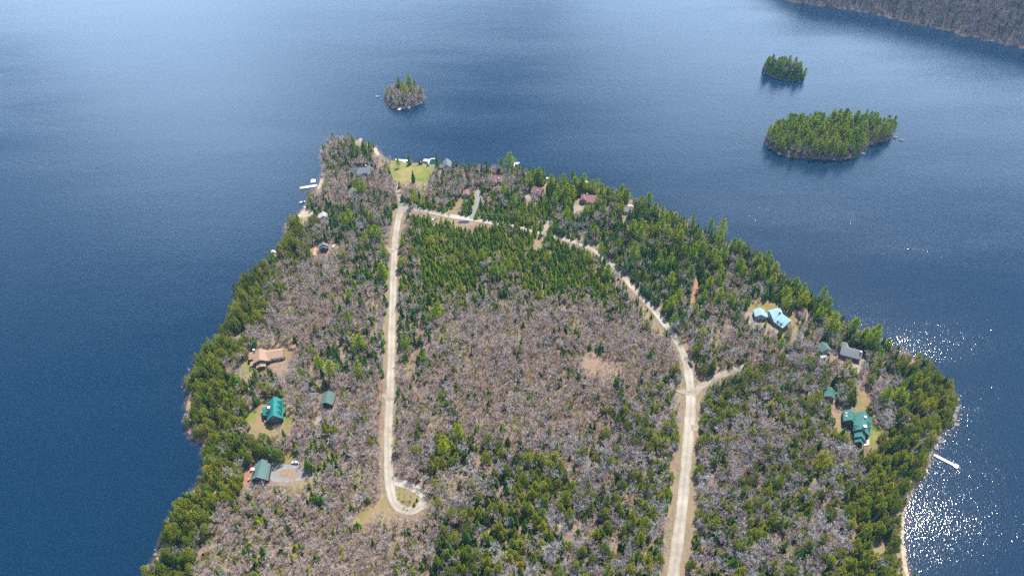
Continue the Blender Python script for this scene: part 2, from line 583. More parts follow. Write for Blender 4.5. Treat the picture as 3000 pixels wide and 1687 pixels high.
# ------------------------------------------------------------------ terrain and water
def grid_sheet(name, x0, x1, y0, y1, step, zf, mt, keep=-2.5):
    xs = np.arange(x0, x1 + step, step)
    ys = np.arange(y0, y1 + step, step)
    X, Y = np.meshgrid(xs, ys)
    P = np.stack([X.ravel(), Y.ravel()], 1)
    Z = zf(P)
    nx, ny = len(xs), len(ys)
    I = np.arange(nx * ny).reshape(ny, nx)
    q = np.stack([I[:-1, :-1].ravel(), I[:-1, 1:].ravel(), I[1:, 1:].ravel(), I[1:, :-1].ravel()], 1)
    q = q[Z[q].max(1) > keep]
    used = np.unique(q)
    mp = -np.ones(nx * ny, int)
    mp[used] = np.arange(len(used))
    V = np.column_stack([P[used], Z[used]])
    me = mesh_from(name, V, mp[q], mt, smooth=True)
    return add(name, me)


bb0, bb1 = main_poly.min(0), main_poly.max(0)
tag(grid_sheet('ground', bb0[0] - 20, bb1[0] + 20, 60, bb1[1] + 20, 2.5, ground, M['ground'], -2.0), 'brown leaf-strewn forest floor of the wooded point', None, None, 'structure')
for k in range(3):
    ip = isl_poly[k]
    b0, b1 = ip.min(0), ip.max(0)
    tag(grid_sheet('island', b0[0] - 10, b1[0] + 10, b0[1] - 10, b1[1] + 10, 1.5, lambda P: h_of(sd_isl(P, k), 'island'), M['island_ground'], -1.5),
        ['low wooded island of mostly bare trees above the grassy point', 'small dark island of spruces nearest the far shore', 'large island crowded with bright pines'][k], None, None, 'structure')
tag(grid_sheet('hillside', 330, 1300, 850, 1700, 12.0, lambda P: h_of(sd_far(P), 'far'), M['far_ground'], -2.0), 'far hillside shore of bare grey woods', None, None, 'structure')


def water_sheet():
    V, F, D = [], [], []
    # fine grid near the land carries the depth of the shallows, coarse ring beyond
    step = 4.0
    x0, x1, y0, y1 = bb0[0] - 60, bb1[0] + 60, 60.0, bb1[1] + 60
    xs = np.arange(x0, x1, step)
    ys = np.arange(y0, y1, step)
    X, Y = np.meshgrid(xs, ys)
    P = np.stack([X.ravel(), Y.ravel()], 1)
    d = -sd_main(P)
    dep = np.clip(d / 6.5, 0, 1)
    # the sandy shelf by the lower right beach is wider
    shelf = np.exp(-(((P[:, 0] - 168) / 22) ** 2 + ((P[:, 1] - 195) / 55) ** 2))
    dep = np.clip((d + 1.0) / (2.6 + 11.0 * shelf), 0, 1)
    nx, ny = len(xs), len(ys)
    I = np.arange(nx * ny).reshape(ny, nx)
    q = np.stack([I[:-1, :-1].ravel(), I[:-1, 1:].ravel(), I[1:, 1:].ravel(), I[1:, :-1].ravel()], 1)
    q = q[d[q].max(1) > -6]
    V = np.column_stack([P, np.zeros(len(P))])
    B = 4000.0
    xa, xb, ya, yb = xs[0], xs[-1], ys[0], ys[-1]
    k = len(V)
    ring = np.array([[-B, -B, 0], [B, -B, 0], [B, B, 0], [-B, B, 0], [xa, ya, 0], [xb, ya, 0], [xb, yb, 0], [xa, yb, 0]])
    V = np.vstack([V, ring])
    dep = np.concatenate([dep, np.ones(8)])
    Fq = [tuple(x) for x in q] + [(k, k + 1, k + 5, k + 4), (k + 1, k + 2, k + 6, k + 5), (k + 2, k + 3, k + 7, k + 6), (k + 3, k, k + 4, k + 7)]
    me = mesh_from('lake', V, Fq, M['water'])
    a = me.attributes.new('depth', 'FLOAT', 'POINT')
    a.data.foreach_set('value', dep.astype(np.float32))
    return tag(add('lake', me), 'deep blue rippled lake around the wooded point', None, None, 'structure')


water_sheet()


# ------------------------------------------------------------------ clear areas (picture raster: where no tree stands in front)
MS = 4.0
mask_w, mask_h = int(PW / MS) + 1, int(PH / MS) + 60
GX, GY = np.meshgrid(np.arange(mask_w) * MS + MS / 2, np.arange(mask_h) * MS + MS / 2)
GP = np.stack([GX.ravel(), GY.ravel()], 1)
clear = np.zeros(mask_h * mask_w, bool)       # trees may not cover this
noroot = np.zeros(mask_h * mask_w, bool)      # trees may not stand here


def mark(pts, arr):
    p = np.asarray(pts, float)
    lo, hi = p.min(0) - 5, p.max(0) + 5
    s = np.where((GP[:, 0] > lo[0]) & (GP[:, 0] < hi[0]) & (GP[:, 1] > lo[1]) & (GP[:, 1] < hi[1]))[0]
    if len(s):
        arr[s[inside(GP[s], p)]] = True


def lookup(arr, X, Y):
    ix = (X / MS).astype(int)
    iy = (Y / MS).astype(int)
    ok = (ix >= 0) & (ix < mask_w) & (iy >= 0) & (iy < mask_h)
    r = np.zeros(len(X), bool)
    r[ok] = arr[iy[ok] * mask_w + ix[ok]]
    return r


def resample(pts, step, closed):
    pts = np.asarray(pts, float)
    n = len(pts)
    out = []
    for i in range(n if closed else n - 1):
        a, b = pts[i], pts[(i + 1) % n]
        k = max(1, int(np.linalg.norm(b - a) / step))
        for j in range(k):
            out.append(a + (b - a) * j / k)
    if not closed:
        out.append(pts[-1])
    return np.array(out)


def smooth_line(pts, it=2, closed=False):
    pts = np.asarray(pts, float)
    for _ in range(it):
        n = len(pts)
        o = []
        if not closed:
            o.append(pts[0])
        for i in range(n if closed else n - 1):
            a, b = pts[i], pts[(i + 1) % n]
            o += [a * 0.75 + b * 0.25, a * 0.25 + b * 0.75]
        if not closed:
            o.append(pts[-1])
        pts = np.array(o)
    return pts


def patch(name, pxs, m, label, lift=0.05, edge=0.8, clr=True, sub=2.2, flat=None):
    """a piece of ground cover laid on the land, outline from the place seen in the photo"""
    pts = np.array([on_ground(x, y)[:2] for x, y in pxs])
    pts = smooth_line(pts, 1, True)
    pts = resample(pts, 1.2, True)
    nrm = rng.normal(0, edge * 0.35, len(pts))
    ctr = pts.mean(0)
    dirs = (pts - ctr) / (np.linalg.norm(pts - ctr, axis=1)[:, None] + 1e-6)
    pts = pts + dirs * nrm[:, None]
    lo, hi = pts.min(0), pts.max(0)
    gx, gy = np.meshgrid(np.arange(lo[0], hi[0], sub), np.arange(lo[1], hi[1], sub))
    G = np.stack([gx.ravel(), gy.ravel()], 1)
    if len(G):
        G = G[inside(G, pts)]
        if len(G):
            G = G[seg_dist(G, pts) > 0.8]
    vs = [Vector(p) for p in pts] + [Vector(p) for p in G]
    n = len(pts)
    r = delaunay_2d_cdt(vs, [(i, (i + 1) % n) for i in range(n)], [], 1, 1e-4)
    P = np.array([[v.x, v.y] for v in r[0]])
    Z = ground(P) + lift
    me = mesh_from(name, np.column_stack([P, Z]), [tuple(f) for f in r[2]], m, smooth=True)
    if me.polygons and me.polygons[0].normal.z < 0:
        me.flip_normals()
    o = tag(add(name, me), label, None, None, 'structure')
    mark(pxs, noroot)
    if clr:
        mark(pxs, clear)
    return o


S = 3000 / 2576.0


def ribbon(name, pxs, width, m, label, lift=0.08, scaled=True, clr=0.75, rag=0.0, widths=None, hide=None):
    pts = np.array([on_ground(x * (S if scaled else 1), y * (S if scaled else 1))[:2] for x, y in pxs])
    w = np.array(widths if widths is not None else [width] * len(pts), float)
    hd = np.array(hide if hide is not None else [1.0] * len(pts), float)
    pw = smooth_line(np.column_stack([pts, w, hd]), 2)
    pw = resample(pw, 2.0, False)
    c, w, hd = pw[:, :2], pw[:, 2] * (1 + (0.10 if rag > 0 else 0) * wob(pw[:, :2], 5.0)), pw[:, 3]
    t = np.gradient(c, axis=0)
    t /= np.linalg.norm(t, axis=1)[:, None]
    nrm = np.stack([-t[:, 1], t[:, 0]], 1)
    nc = 7
    us = np.linspace(-0.5, 0.5, nc)
    V, U = [], []
    jl, jr = rng.normal(0, rag, len(c)), rng.normal(0, rag, len(c))
    for i in range(len(c)):
        for k, u in enumerate(us):
            off = u * w[i] + (jl[i] if k == 0 else jr[i] if k == nc - 1 else 0)
            V.append(c[i] + nrm[i] * off)
            U.append(u + 0.5)
    V = np.array(V)
    Z = ground(V) + lift
    F = []
    for i in range(len(c) - 1):
        for k in range(nc - 1):
            a = i * nc + k
            F.append((a, a + nc, a + nc + 1, a + 1))
    me = mesh_from(name, np.column_stack([V, Z]), F, m, smooth=True)
    if me.polygons[0].normal.z < 0:
        me.flip_normals()
    a = me.attributes.new('across', 'FLOAT', 'POINT')
    a.data.foreach_set('value', np.array(U, np.float32))
    # keep trees off it
    for arr, f in ((noroot, 1.25), (clear, clr)):
        if f <= 0:
            continue
        g = f * hd if arr is clear else f * np.clip(hd + .45, 0, 1)
        le = np.column_stack([c + nrm * (w * 0.5 * g)[:, None], ground(c)])
        re_ = np.column_stack([c - nrm * (w * 0.5 * g)[:, None], ground(c)])
        pl, pr = proj(le)[:, :2], proj(re_)[:, :2]
        for i in range(len(c) - 1):
            if g[i] < .05:
                continue
            mark([pl[i], pl[i + 1], pr[i + 1], pr[i]], arr)
    return tag(add(name, me), label, None, None, 'structure')


ROAD_A = [(1013, 517), (1003, 545), (995, 590), (992, 640), (990, 700), (988, 760), (985, 840), (984, 920), (981, 1000), (977, 1060),
          (976, 1120), (977, 1170), (979, 1210), (983.5, 1238), (989, 1259.5), (1002, 1276.5), (1019.5, 1283.5), (1039.5, 1283.5), (1056, 1276.5), (1066.5, 1262), (1067.5, 1247.5), (1056, 1235.5), (1035.5, 1223.5), (1009, 1214), (984, 1206)]
ROAD_B = [(1686, 1500), (1694, 1440), (1704, 1370), (1714, 1290), (1722, 1210), (1729, 1130), (1735, 1060), (1738, 1005), (1736, 962), (1728, 915), (1715, 880),
          (1695, 845), (1670, 810), (1645, 780), (1610, 745), (1575, 705), (1545, 670), (1515, 642), (1480, 622), (1440, 607), (1400, 597),
          (1365, 588), (1330, 580), (1290, 568), (1250, 562), (1215, 556), (1160, 548), (1110, 540), (1060, 527), (1013, 517)]
HB = [1.0] * 9 + [.9] * 2 + [.8] * 3 + [.75] * 6 + [.5, .1, .0, .0, .3] + [1.1] * 5
WB = [8.6] * 8 + [8.0] * 2 + [6.8] * 4 + [5.4] * 10 + [6.6] * 6
ribbon('road_shoulder', ROAD_A[:17], 8.6, M['shoulder'], 'tan dirt shoulder along the straight gravel road', 0.05, rag=0.35, clr=1.0)
ribbon('road_shoulder', ROAD_B, 12, M['shoulder'], 'tan dirt shoulder along the curving gravel road', 0.055, rag=0.4, clr=0.7, widths=[w + (4.0 if i < 9 else 2.2) for i, w in enumerate(WB)], hide=[h_ if i < 9 else 0 for i, h_ in enumerate(HB)])
ribbon('gravel_road', ROAD_A, 5.4, M['road'], 'straight pale gravel road ending in a small loop', 0.12, rag=0.12, clr=1.15)
ribbon('gravel_road', ROAD_B, 7.2, M['road'], 'pale gravel road curving from the bottom edge up the point', 0.15, rag=0.15, clr=1.1, widths=[w * 0.76 for w in WB], hide=HB)
# lanes and drives
ribbon('driveway', [(1013, 520), (1004, 500), (1000, 482), (1003, 468)], 4.0, M['gravel_pale'], 'pale lane from the road junction up to the lawn', 0.10, rag=0.3)
ribbon('driveway', [(1740, 992), (1765, 970), (1798, 950), (1832, 936), (1850, 930)], 4.6, M['gravel_pale'], 'rough pale lane branching right off the gravel road', 0.19, rag=0.5, clr=.8, hide=[1, 1, .7, .9, .2])
ribbon('driveway', [(1850, 930), (1900, 908), (1960, 895), (2010, 898), (2060, 905)], 4.5, M['gravel_pale'], 'half hidden lane toward the grey-roofed house', 0.10, rag=0.3, hide=[.4, 0, 0, 0, .2])
ribbon('driveway', [(1735, 990), (1712, 985), (1694, 972), (1684, 955)], 4.0, M['gravel_pale'], 'short pale spur left of the road fork', 0.19, rag=0.3)
ribbon('driveway', [(1738, 1075), (1748, 1076), (1757, 1072)], 5.0, M['gravel_pale'], 'small pale pull-off below the road fork', 0.18, rag=0.2)
ribbon('driveway', [(1645, 783), (1654, 776), (1662, 772)], 5.5, M['gravel_pale'], 'short entrance at the upper road bend', 0.18, rag=0.2)
ribbon('driveway', [(1187, 552), (1192, 535), (1205, 510), (1203, 485), (1199, 478)], 4.5, M['gravel_grey'], 'grey drive beside the small red-roofed cottage', 0.19, rag=0.3, clr=0.35)
ribbon('driveway', [(1124, 542), (1145, 528), (1155, 514), (1158, 500)], 4.0, M['dry_grass'], 'grassy yellow track beside the road', 0.17, rag=0.3, clr=0.9)
ribbon('driveway', [(1372, 590), (1369, 578), (1378, 565), (1374, 552)], 4.5, M['gravel_pale'], 'pale lane leaving the road by the utility pole', 0.19, rag=0.3, clr=0.9)
ribbon('driveway', [(985, 1008), (972, 998), (966, 990)], 4.0, M['gravel_pale'], 'small turnout on the straight road beside spruces', 0.17, rag=0.2)
ribbon('driveway', [(988, 636), (978, 628), (968, 626)], 5.0, M['gravel_pale'], 'upper turnout on the straight road', 0.17, rag=0.2)
ribbon('path', [(1753, 690), (1754, 708), (1751, 728), (1746, 748), (1736, 762)], 3.4, M['red_dirt'], 'reddish dirt path through the spruces', 0.08, rag=0.25, clr=0.9)
ribbon('path', [(2168, 972), (2169, 990), (2172, 1010), (2180, 1028)], 6.5, M['dry_grass'], 'dry grass strip above the green-roofed lodge', 0.08, rag=0.3, clr=0.95)
ribbon('path', [(832, 1098), (826, 1116), (822, 1135)], 3.2, M['gravel_pale'], 'pale path through bare trees beside the grey-green house', 0.08, rag=0.3, clr=0.8)
ribbon('path', [(805, 1045), (800, 1062), (795, 1075)], 3.0, M['gravel_pale'], 'short pale drive below the grey garage', 0.08, rag=0.3, clr=0.7)

# lawns, yards and bare patches (picture coordinates of the photograph)
Q = lambda z, ox, oy, pts: [(ox + x / z, oy + y / z) for x, y in pts]
patch('gravel_road', [(1166, 615), (1172, 597), (1184, 593), (1208, 601), (1244, 611), (1246, 622), (1205, 619), (1182, 622), (1164, 634)], M['gravel_pale'], 'pale gravel apron where the two roads meet', 0.20)
patch('lawn', [(1143, 482), (1152, 474), (1205, 479), (1238, 487), (1256, 489), (1263, 470), (1275, 470), (1276, 490), (1263, 497), (1262, 520), (1250, 536), (1225, 530), (1200, 538), (1180, 536), (1152, 518), (1143, 500)], M['grass_fresh'], 'bright green lawn at the tip of the point', edge=2.0)
patch('lawn', [(1222, 551), (1240, 548), (1252, 562), (1248, 573), (1228, 572)], M['grass'], 'small grassy gap below the big lawn', clr=False)
patch('lawn', Q(12.08, 700, 1000, [(330, 640), (390, 700), (390, 960), (340, 1190), (180, 1120), (90, 920), (210, 730)]), M['grass'], 'green lawn left of the tan-roofed house')
patch('lawn', Q(12.08, 700, 1000, [(1100, 300), (1300, 250), (1560, 170), (1780, 60), (1830, 110), (1800, 330), (1830, 620), (1700, 640), (1600, 640), (1560, 300), (1100, 350)]), M['dry_grass'], 'dry lawn behind the long tan garage wing', 0.05)
patch('driveway', Q(12.08, 700, 1000, [(960, 740), (1560, 650), (1700, 630), (1770, 760), (1700, 950), (1430, 1180), (1280, 1030), (1020, 870)]), M['dirt'], 'sandy parking yard in front of the tan garage wing', 0.09)
patch('lawn', Q(8.05, 700, 1130, [(150, 700), (280, 580), (480, 470), (620, 330), (700, 250), (760, 330), (700, 480), (620, 900), (700, 1010), (1000, 1080), (1330, 640), (1260, 540), (1060, 500), (1100, 440), (1340, 560), (1330, 800), (1200, 1060), (900, 1110), (500, 1120), (260, 1080), (190, 880)]), M['dry_grass'], 'patchy yellow lawn around the teal-roofed house', 0.05)
patch('lawn', Q(8.05, 700, 1130, [(170, 700), (300, 590), (420, 540), (440, 640), (400, 800), (330, 880), (240, 860)]), M['grass'], 'mown green patch beside the teal-roofed house', 0.10)
patch('lawn', Q(8.05, 700, 1130, [(1090, 690), (1190, 700), (1200, 850), (1150, 960), (1080, 940)]), M['grass'], 'narrow green strip right of the teal-roofed house', 0.10)
patch('driveway', Q(10.3, 700, 1320, [(970, 330), (1150, 310), (1260, 400), (1780, 420), (1950, 560), (2180, 640), (2330, 740), (2150, 860), (1960, 800), (1900, 900), (1500, 960), (1150, 960), (930, 880), (930, 640)]), M['gravel_grey'], 'grey gravel ring drive by the green-grey roofed house', 0.08)
patch('ground', Q(10.3, 700, 1320, [(1190, 640), (1400, 540), (1700, 560), (1850, 680), (1800, 800), (1500, 850), (1290, 790)]), M['dirt'], 'oval dirt island inside the grey gravel ring', 0.14)
patch('lawn', Q(10.3, 700, 1320, [(1340, 250), (1400, 80), (1600, 0), (1760, 60), (1790, 290), (1700, 400), (1380, 390)]), M['dry_grass'], 'dry grass slope above the gravel ring', 0.05)
patch('ground', Q(10.3, 700, 1320, [(330, 420), (640, 200), (880, 180), (960, 300), (950, 420), (400, 700), (300, 960), (60, 1120), (30, 1000), (200, 700)]), M['red_dirt'], 'reddish bare soil beside the green-grey roofed house', 0.05)
patch('lawn', Q(6.44, 950, 1380, [(1150, 330), (1185, 520), (1230, 640), (1400, 790), (1300, 830), (1100, 720), (900, 860), (700, 940), (620, 880), (640, 780), (850, 640), (1050, 530)]), M['dry_grass'], 'yellow-green verge left of the road loop', 0.04, edge=2.0)
patch('ground', Q(6.44, 950, 1380, [(1060, 470), (1140, 380), (1150, 480), (900, 640), (650, 770), (560, 860), (490, 880), (560, 750), (760, 640)]), M['dirt'], 'sandy bank along the verge of the road loop', 0.045)
patch('lawn', Q(6.44, 950, 1380, [(1350, 330), (1450, 310), (1750, 420), (1790, 560), (1700, 680), (1500, 690), (1400, 600), (1340, 450)]), M['dry_grass'], 'scrubby grass inside the road loop', 0.06, clr=False)
patch('lawn', Q(5.152, 2100, 850, [(470, 200), (600, 170), (830, 150), (960, 230), (980, 320), (1100, 380), (1250, 470), (1200, 520), (1130, 470), (960, 330), (720, 330), (570, 330), (470, 300)]), M['dry_grass'], 'olive lawn behind the light blue roofed house', 0.05)
patch('ground', Q(5.152, 2100, 850, [(1100, 270), (1200, 290), (1350, 260), (1420, 340), (1400, 460), (1280, 430), (1120, 360)]), M['red_dirt'], 'bare reddish ground between the blue-roofed house and the lake', 0.045, clr=False)
patch('driveway', Q(5.152, 2100, 850, [(430, 330), (560, 350), (590, 450), (680, 520), (800, 560), (960, 620), (960, 680), (760, 640), (620, 600), (540, 600), (480, 480), (320, 400), (320, 340)]), M['gravel_pale'], 'pale drive in front of the light blue roofed garage', 0.08, clr=False)
patch('driveway', Q(5.152, 2100, 850, [(1560, 980), (1700, 880), (1880, 860), (1900, 1000), (2050, 1040), (2180, 1020), (2260, 1000), (2160, 1200), (2120, 1340), (2060, 1300), (1960, 1160), (1960, 1060), (1780, 1000)]), M['gravel_pale'], 'pale drive beside the grey-roofed house', 0.06, clr=False)
patch('lawn', Q(4.528, 2350, 1100, [(925, 640), (960, 620), (1060, 690), (1050, 800), (1000, 880), (960, 960), (890, 950), (890, 800)]), M['grass'], 'green lawn right of the green-roofed lodge', 0.05)
patch('lawn', Q(4.528, 2350, 1100, [(750, 130), (830, 150), (860, 330), (895, 430), (880, 500), (750, 470), (740, 420)]), M['dry_grass'], 'dry yellow lawn above the green-roofed lodge', 0.09)
patch('ground', Q(4.528, 2350, 1100, [(300, 340), (420, 380), (560, 430), (540, 560), (440, 560), (420, 640), (520, 720), (640, 700), (600, 600), (560, 560), (430, 700), (350, 520), (360, 420), (220, 300), (30, 240), (150, 200)]), M['dirt'], 'bare dirt yard between the red shed and the lodge', 0.06, clr=False)
patch('ground', Q(2.574, 1000, 562, [(1790, 1320), (1850, 1200), (1950, 1230), (2080, 1280), (2110, 1340), (2060, 1420), (1950, 1400), (1850, 1400)]), M['dirt'], 'cleared dirt opening around the brush pile', 0.05, clr=False)
patch('ground', Q(2.574, 1000, 562, [(1450, 370), (1500, 355), (1530, 385), (1490, 420), (1450, 400)]), M['dirt'], 'small bare clearing left of the upper road', 0.05)
patch('ground', Q(2.574, 1000, 562, [(855, 215), (985, 205), (1060, 228), (985, 262), (860, 250)]), M['dirt'], 'muddy hollow below the upper road', 0.06)
patch('ground', Q(2.574, 1000, 562, [(0, 1180), (30, 1190), (30, 1240), (0, 1260), (-20, 1220)]), M['dirt'], 'small sandy opening left of the straight road', 0.05)
patch('ground', Q(4.2617, 1250, 400, [(1830, 850), (1960, 850), (1980, 900), (1880, 940), (1810, 960)]), M['gravel_pale'], 'pale yard below the far right red-roofed house', 0.05)
patch('lawn', Q(4.2617, 1250, 400, [(1430, 610), (1500, 600), (1520, 650), (1450, 660)]), M['grass_fresh'], 'small bright lawn by the brown-red roofed house', 0.05)
patch('lawn', Q(4.2617, 1250, 400, [(1860, 770), (1930, 740), (1920, 800), (1880, 850), (1840, 840)]), M['dry_grass'], 'yellow lawn left of the far right red-roofed house', 0.05)
patch('ground', Q(4.2617, 1250, 400, [(860, 590), (950, 600), (950, 680), (920, 660)]), M['gravel_pale'], 'pale drive below the maroon-roofed house', 0.05)
patch('ground', Q(4.2617, 1250, 400, [(1210, 720), (1290, 690), (1310, 760), (1260, 800)]), M['gravel_pale'], 'pale drive below the brown-red roofed house', 0.05)
patch('beach', [(1100, 430), (1112, 442), (1112, 456), (1098, 452), (1092, 438)], M['sand'], 'small sandy beach on the tip of the point', 0.05)
patch('beach', [(870, 632), (890, 614), (905, 612), (925, 620), (905, 634), (885, 640)], M['sand'], 'sandy beach by the moored boats', 0.05)
patch('beach', [(928, 530), (948, 508), (952, 520), (942, 545), (930, 560)], M['sand'], 'pinkish stony beach above the white float', 0.05)
patch('beach', [(2646, 1480), (2660, 1500), (2664, 1560), (2668, 1640), (2672, 1687), (2650, 1687), (2640, 1620), (2638, 1540)], M['sand'], 'long narrow sand beach on the lower right shore', 0.05)
patch('beach', [(2775, 1255), (2790, 1240), (2800, 1210), (2806, 1170), (2812, 1190), (2808, 1230), (2790, 1262)], M['rock'], 'pale stony shore above the lower right dock', 0.05)
patch('beach', [(2700, 1400), (2740, 1340), (2745, 1360), (2715, 1410), (2680, 1450), (2668, 1455)], M['rock'], 'pale stony shore below the lower right dock', 0.05)
patch('path', Q(4.684, 650, 600, [(1250, 560), (1300, 560), (1310, 690), (1240, 700), (1180, 650)]), M['dirt'], 'bare soil beside the dark slate-roofed cottage', 0.05)
patch('lawn', [(1110, 1140 - 5), (1113, 1140), (1112, 1150), (1108, 1148)], M['dry_grass'], 'tuft of dry grass beside the straight road', 0.05)
patch('pond', Q(2.574, 1000, 562, [(875, 222), (970, 215), (965, 240), (880, 245)]), M['pond'], 'shallow dark puddle below the upper road', 0.10)


# ------------------------------------------------------------------ houses
class House:
    def __init__(self, name, label, cat, cpx, hide=True, group=None):
        p = on_ground(*cpx)
        self.o = p
        self.zg = p[2]
        self.root = tag(empty(name, tuple(p)), label, cat, group)
        self.foot = []
        self.shrink = 1.0 if cpx[1] > 650 else 0.6

    def L(self, p):
        return (p[0] - self.o[0], p[1] - self.o[1], p[2] - self.o[2])

    def wing(self, p1, p2, hr, he, wl, wr, roofm, wallm, over=0.5, hel=None, her=None, walls=True, edge=None, base=0.0, wl_wall=None, wr_wall=None, world=False):
        """gabled block: ridge end p1 to p2 (picture points), ridge height, eave height, half widths left/right of p1->p2"""
        a = np.array(p1, float) if world else unproj(p1[0], p1[1], self.zg + hr)
        b = np.array(p2, float) if world else unproj(p2[0], p2[1], self.zg + hr)
        ln = np.linalg.norm(b - a)
        u = (b - a) / ln
        v = np.array([u[1], -u[0]])
        hel = he if hel is None else hel
        her = he if her is None else her
        T = 0.22
        z = self.zg

        def pt(s, t, h):
            q = a + u * s + v * t
            return self.L((q[0], q[1], z + h))
        mb = MB()
        s0, s1 = -over, ln + over
        for w, h, sg in ((wl, hel, -1), (wr, her, 1)):
            if w <= 0:
                continue
            bot = [pt(s0, 0, hr - T), pt(s1, 0, hr - T), pt(s1, sg * w, h - T), pt(s0, sg * w, h - T)]
            top = [pt(s0, 0, hr), pt(s1, 0, hr), pt(s1, sg * w, h), pt(s0, sg * w, h)]
            mb.hull8(bot, top)
        ro = mb.build('roof', roofm, self.root)
        # ridge cap
        rc = MB()
        rc.hull8([pt(s0, -0.16, hr - 0.06), pt(s1, -0.16, hr - 0.06), pt(s1, 0.16, hr - 0.06), pt(s0, 0.16, hr - 0.06)],
                 [pt(s0, -0.05, hr + 0.07), pt(s1, -0.05, hr + 0.07), pt(s1, 0.05, hr + 0.07), pt(s0, 0.05, hr + 0.07)])
        rc.build('ridge_cap', roofm, ro)
        if walls:
            I = 0.5
            wm = MB()

            def ring(s):
                zr = hr - T - 0.04
                tl = max(wl - I, 0.02)
                tr = max(wr - I, 0.02)
                zl = zr + (hel - hr) * (tl / wl if wl > 0 else 0)
                zr2 = zr + (her - hr) * (tr / wr if wr > 0 else 0)
                return [pt(s, -tl, base - 0.8), pt(s, tr, base - 0.8), pt(s, tr, zr2), pt(s, 0, zr), pt(s, -tl, zl)]
            wm.hull8(ring(0.0), ring(ln))
            wm.build('wall', wallm, self.root)
        fr = dict(a=a, u=u, v=v, ln=ln, hr=hr, hel=hel, her=her, wl=wl, wr=wr, pt=pt, roof=ro, roofm=roofm, wallm=wallm)
        cs = [pt(s, t, h) for s in (s0, s1) for t, h in ((-wl, hel), (0, hr), (wr, her))]
        if self.shrink == 1.0 and walls:
            cs += [pt(0.0, -wl * .8, base + .9), pt(0.0, wr * .8, base + .9)]
        P = proj(np.array(cs) + self.o)[:, :2]
        self.hull(P)
        # footprint stays free of trunks
        fp = [a + u * (s0 - 1) - v * (wl + 1), a + u * (s1 + 1) - v * (wl + 1), a + u * (s1 + 1) + v * (wr + 1), a + u * (s0 - 1) + v * (wr + 1)]
        mark(proj(np.array([[q[0], q[1], z] for q in fp]))[:, :2], noroot)
        return fr

    def hull(self, P):
        c = P.mean(0)
        k = np.argsort(np.arctan2(P[:, 1] - c[1], P[:, 0] - c[0]))
        mark(c + (P[k] - c) * (1.14 if self.shrink == 1.0 else self.shrink), clear)

    def window(self, f, side, t, zc, w, h, m=None, frame='white', name='window'):
        """side n/f gable ends (t across in metres from ridge line), l/r long walls (t along in metres)"""
        I = 0.5
        if side in 'nf':
            s = 0.0 if side == 'n' else f['ln']
            sg = -1 if side == 'n' else 1
            pp = lambda d, x, zz: f['pt'](s + sg * d, t + x, zz)
        else:
            tt = -(f['wl'] - I) if side == 'l' else f['wr'] - I
            sg = -1 if side == 'l' else 1
            pp = lambda d, x, zz: f['pt'](t + x, tt + sg * d, zz)

        def slab(d0, d1, W, H):
            mb = MB()
            q = [(-W / 2, zc - H / 2), (W / 2, zc - H / 2), (W / 2, zc + H / 2), (-W / 2, zc + H / 2)]
            mb.hull8([pp(d0, x, zz) for x, zz in q], [pp(d1, x, zz) for x, zz in q])
            return mb
        fo = slab(-0.05, 0.05, w + 0.24, h + 0.24).build(name, M[frame], self.root)
        slab(0.06, 0.09, w, h).build('pane' if name == 'window' else 'panel', m or M['glass'], fo)

    def dormer(self, f, t, side, hw, out, hrd, drop=1.0, win=True, shed=False):
        """gabled dormer on a slope: side -1 left / +1 right, ridge at height hrd from the main roof outwards"""
        pt = f['pt']
        w = f['wl'] if side < 0 else f['wr']
        he = f['hel'] if side < 0 else f['her']
        slope = (f['hr'] - he) / w
        tin = (f['hr'] - hrd) / slope - 0.3
        s = t * f['ln']
        T = 0.16
        zlow = hrd - drop
        tin2 = (f['hr'] - zlow) / slope - 0.3
        mb = MB()
        for sg in (-1, 1):
            bot = [pt(s, side * tin, hrd - T), pt(s, side * out, hrd - T), pt(s + sg * hw, side * out, zlow - T), pt(s + sg * hw, side * min(tin2, out - 0.2), zlow - T)]
            top = [pt(s, side * tin, hrd), pt(s, side * out, hrd), pt(s + sg * hw, side * out, zlow), pt(s + sg * hw, side * min(tin2, out - 0.2), zlow)]
            mb.hull8(bot, top)
        d = mb.build('dormer', f['roofm'], self.root)
        wm = MB()
        h2 = hw - 0.3
        k = h2 / hw
        o = out - 0.35
        zb = f['hr'] - slope * o - 0.3
        ring = lambda q: [pt(s - h2, side * q, zb), pt(s + h2, side * q, zb), pt(s + h2, side * q, hrd - drop * k - T - 0.03), pt(s, side * q, hrd - T - 0.03), pt(s - h2, side * q, hrd - drop * k - T - 0.03)]
        wm.hull8(ring(o - 1.5), ring(o))
        wm.build('wall', f['wallm'], d)

    def shed_roof(self, px4, hs, m, walls=None, name='roof'):
        """single sloping slab through four picture points at four heights"""
        pts = [unproj(x, y, self.zg + h) for (x, y), h in zip(px4, hs)]
        mb = MB()
        mb.hull8([self.L((p[0], p[1], self.zg + h - 0.2)) for p, h in zip(pts, hs)], [self.L((p[0], p[1], self.zg + h)) for p, h in zip(pts, hs)])
        ro = mb.build(name, m, self.root)
        if walls is not None:
            c = np.mean(pts, 0)
            q = [c + (p - c) * 0.92 for p in pts]
            wm = MB()
            wm.hull8([self.L((p[0], p[1], self.zg - 0.8)) for p in q], [self.L((p[0], p[1], self.zg + h - 0.3)) for p, h in zip(q, hs)])
            wm.build('wall', walls, self.root)
        mark(px4, clear)
        g = proj(np.array([[p[0], p[1], self.zg] for p in pts]))[:, :2]
        mark(g, noroot)
        return ro

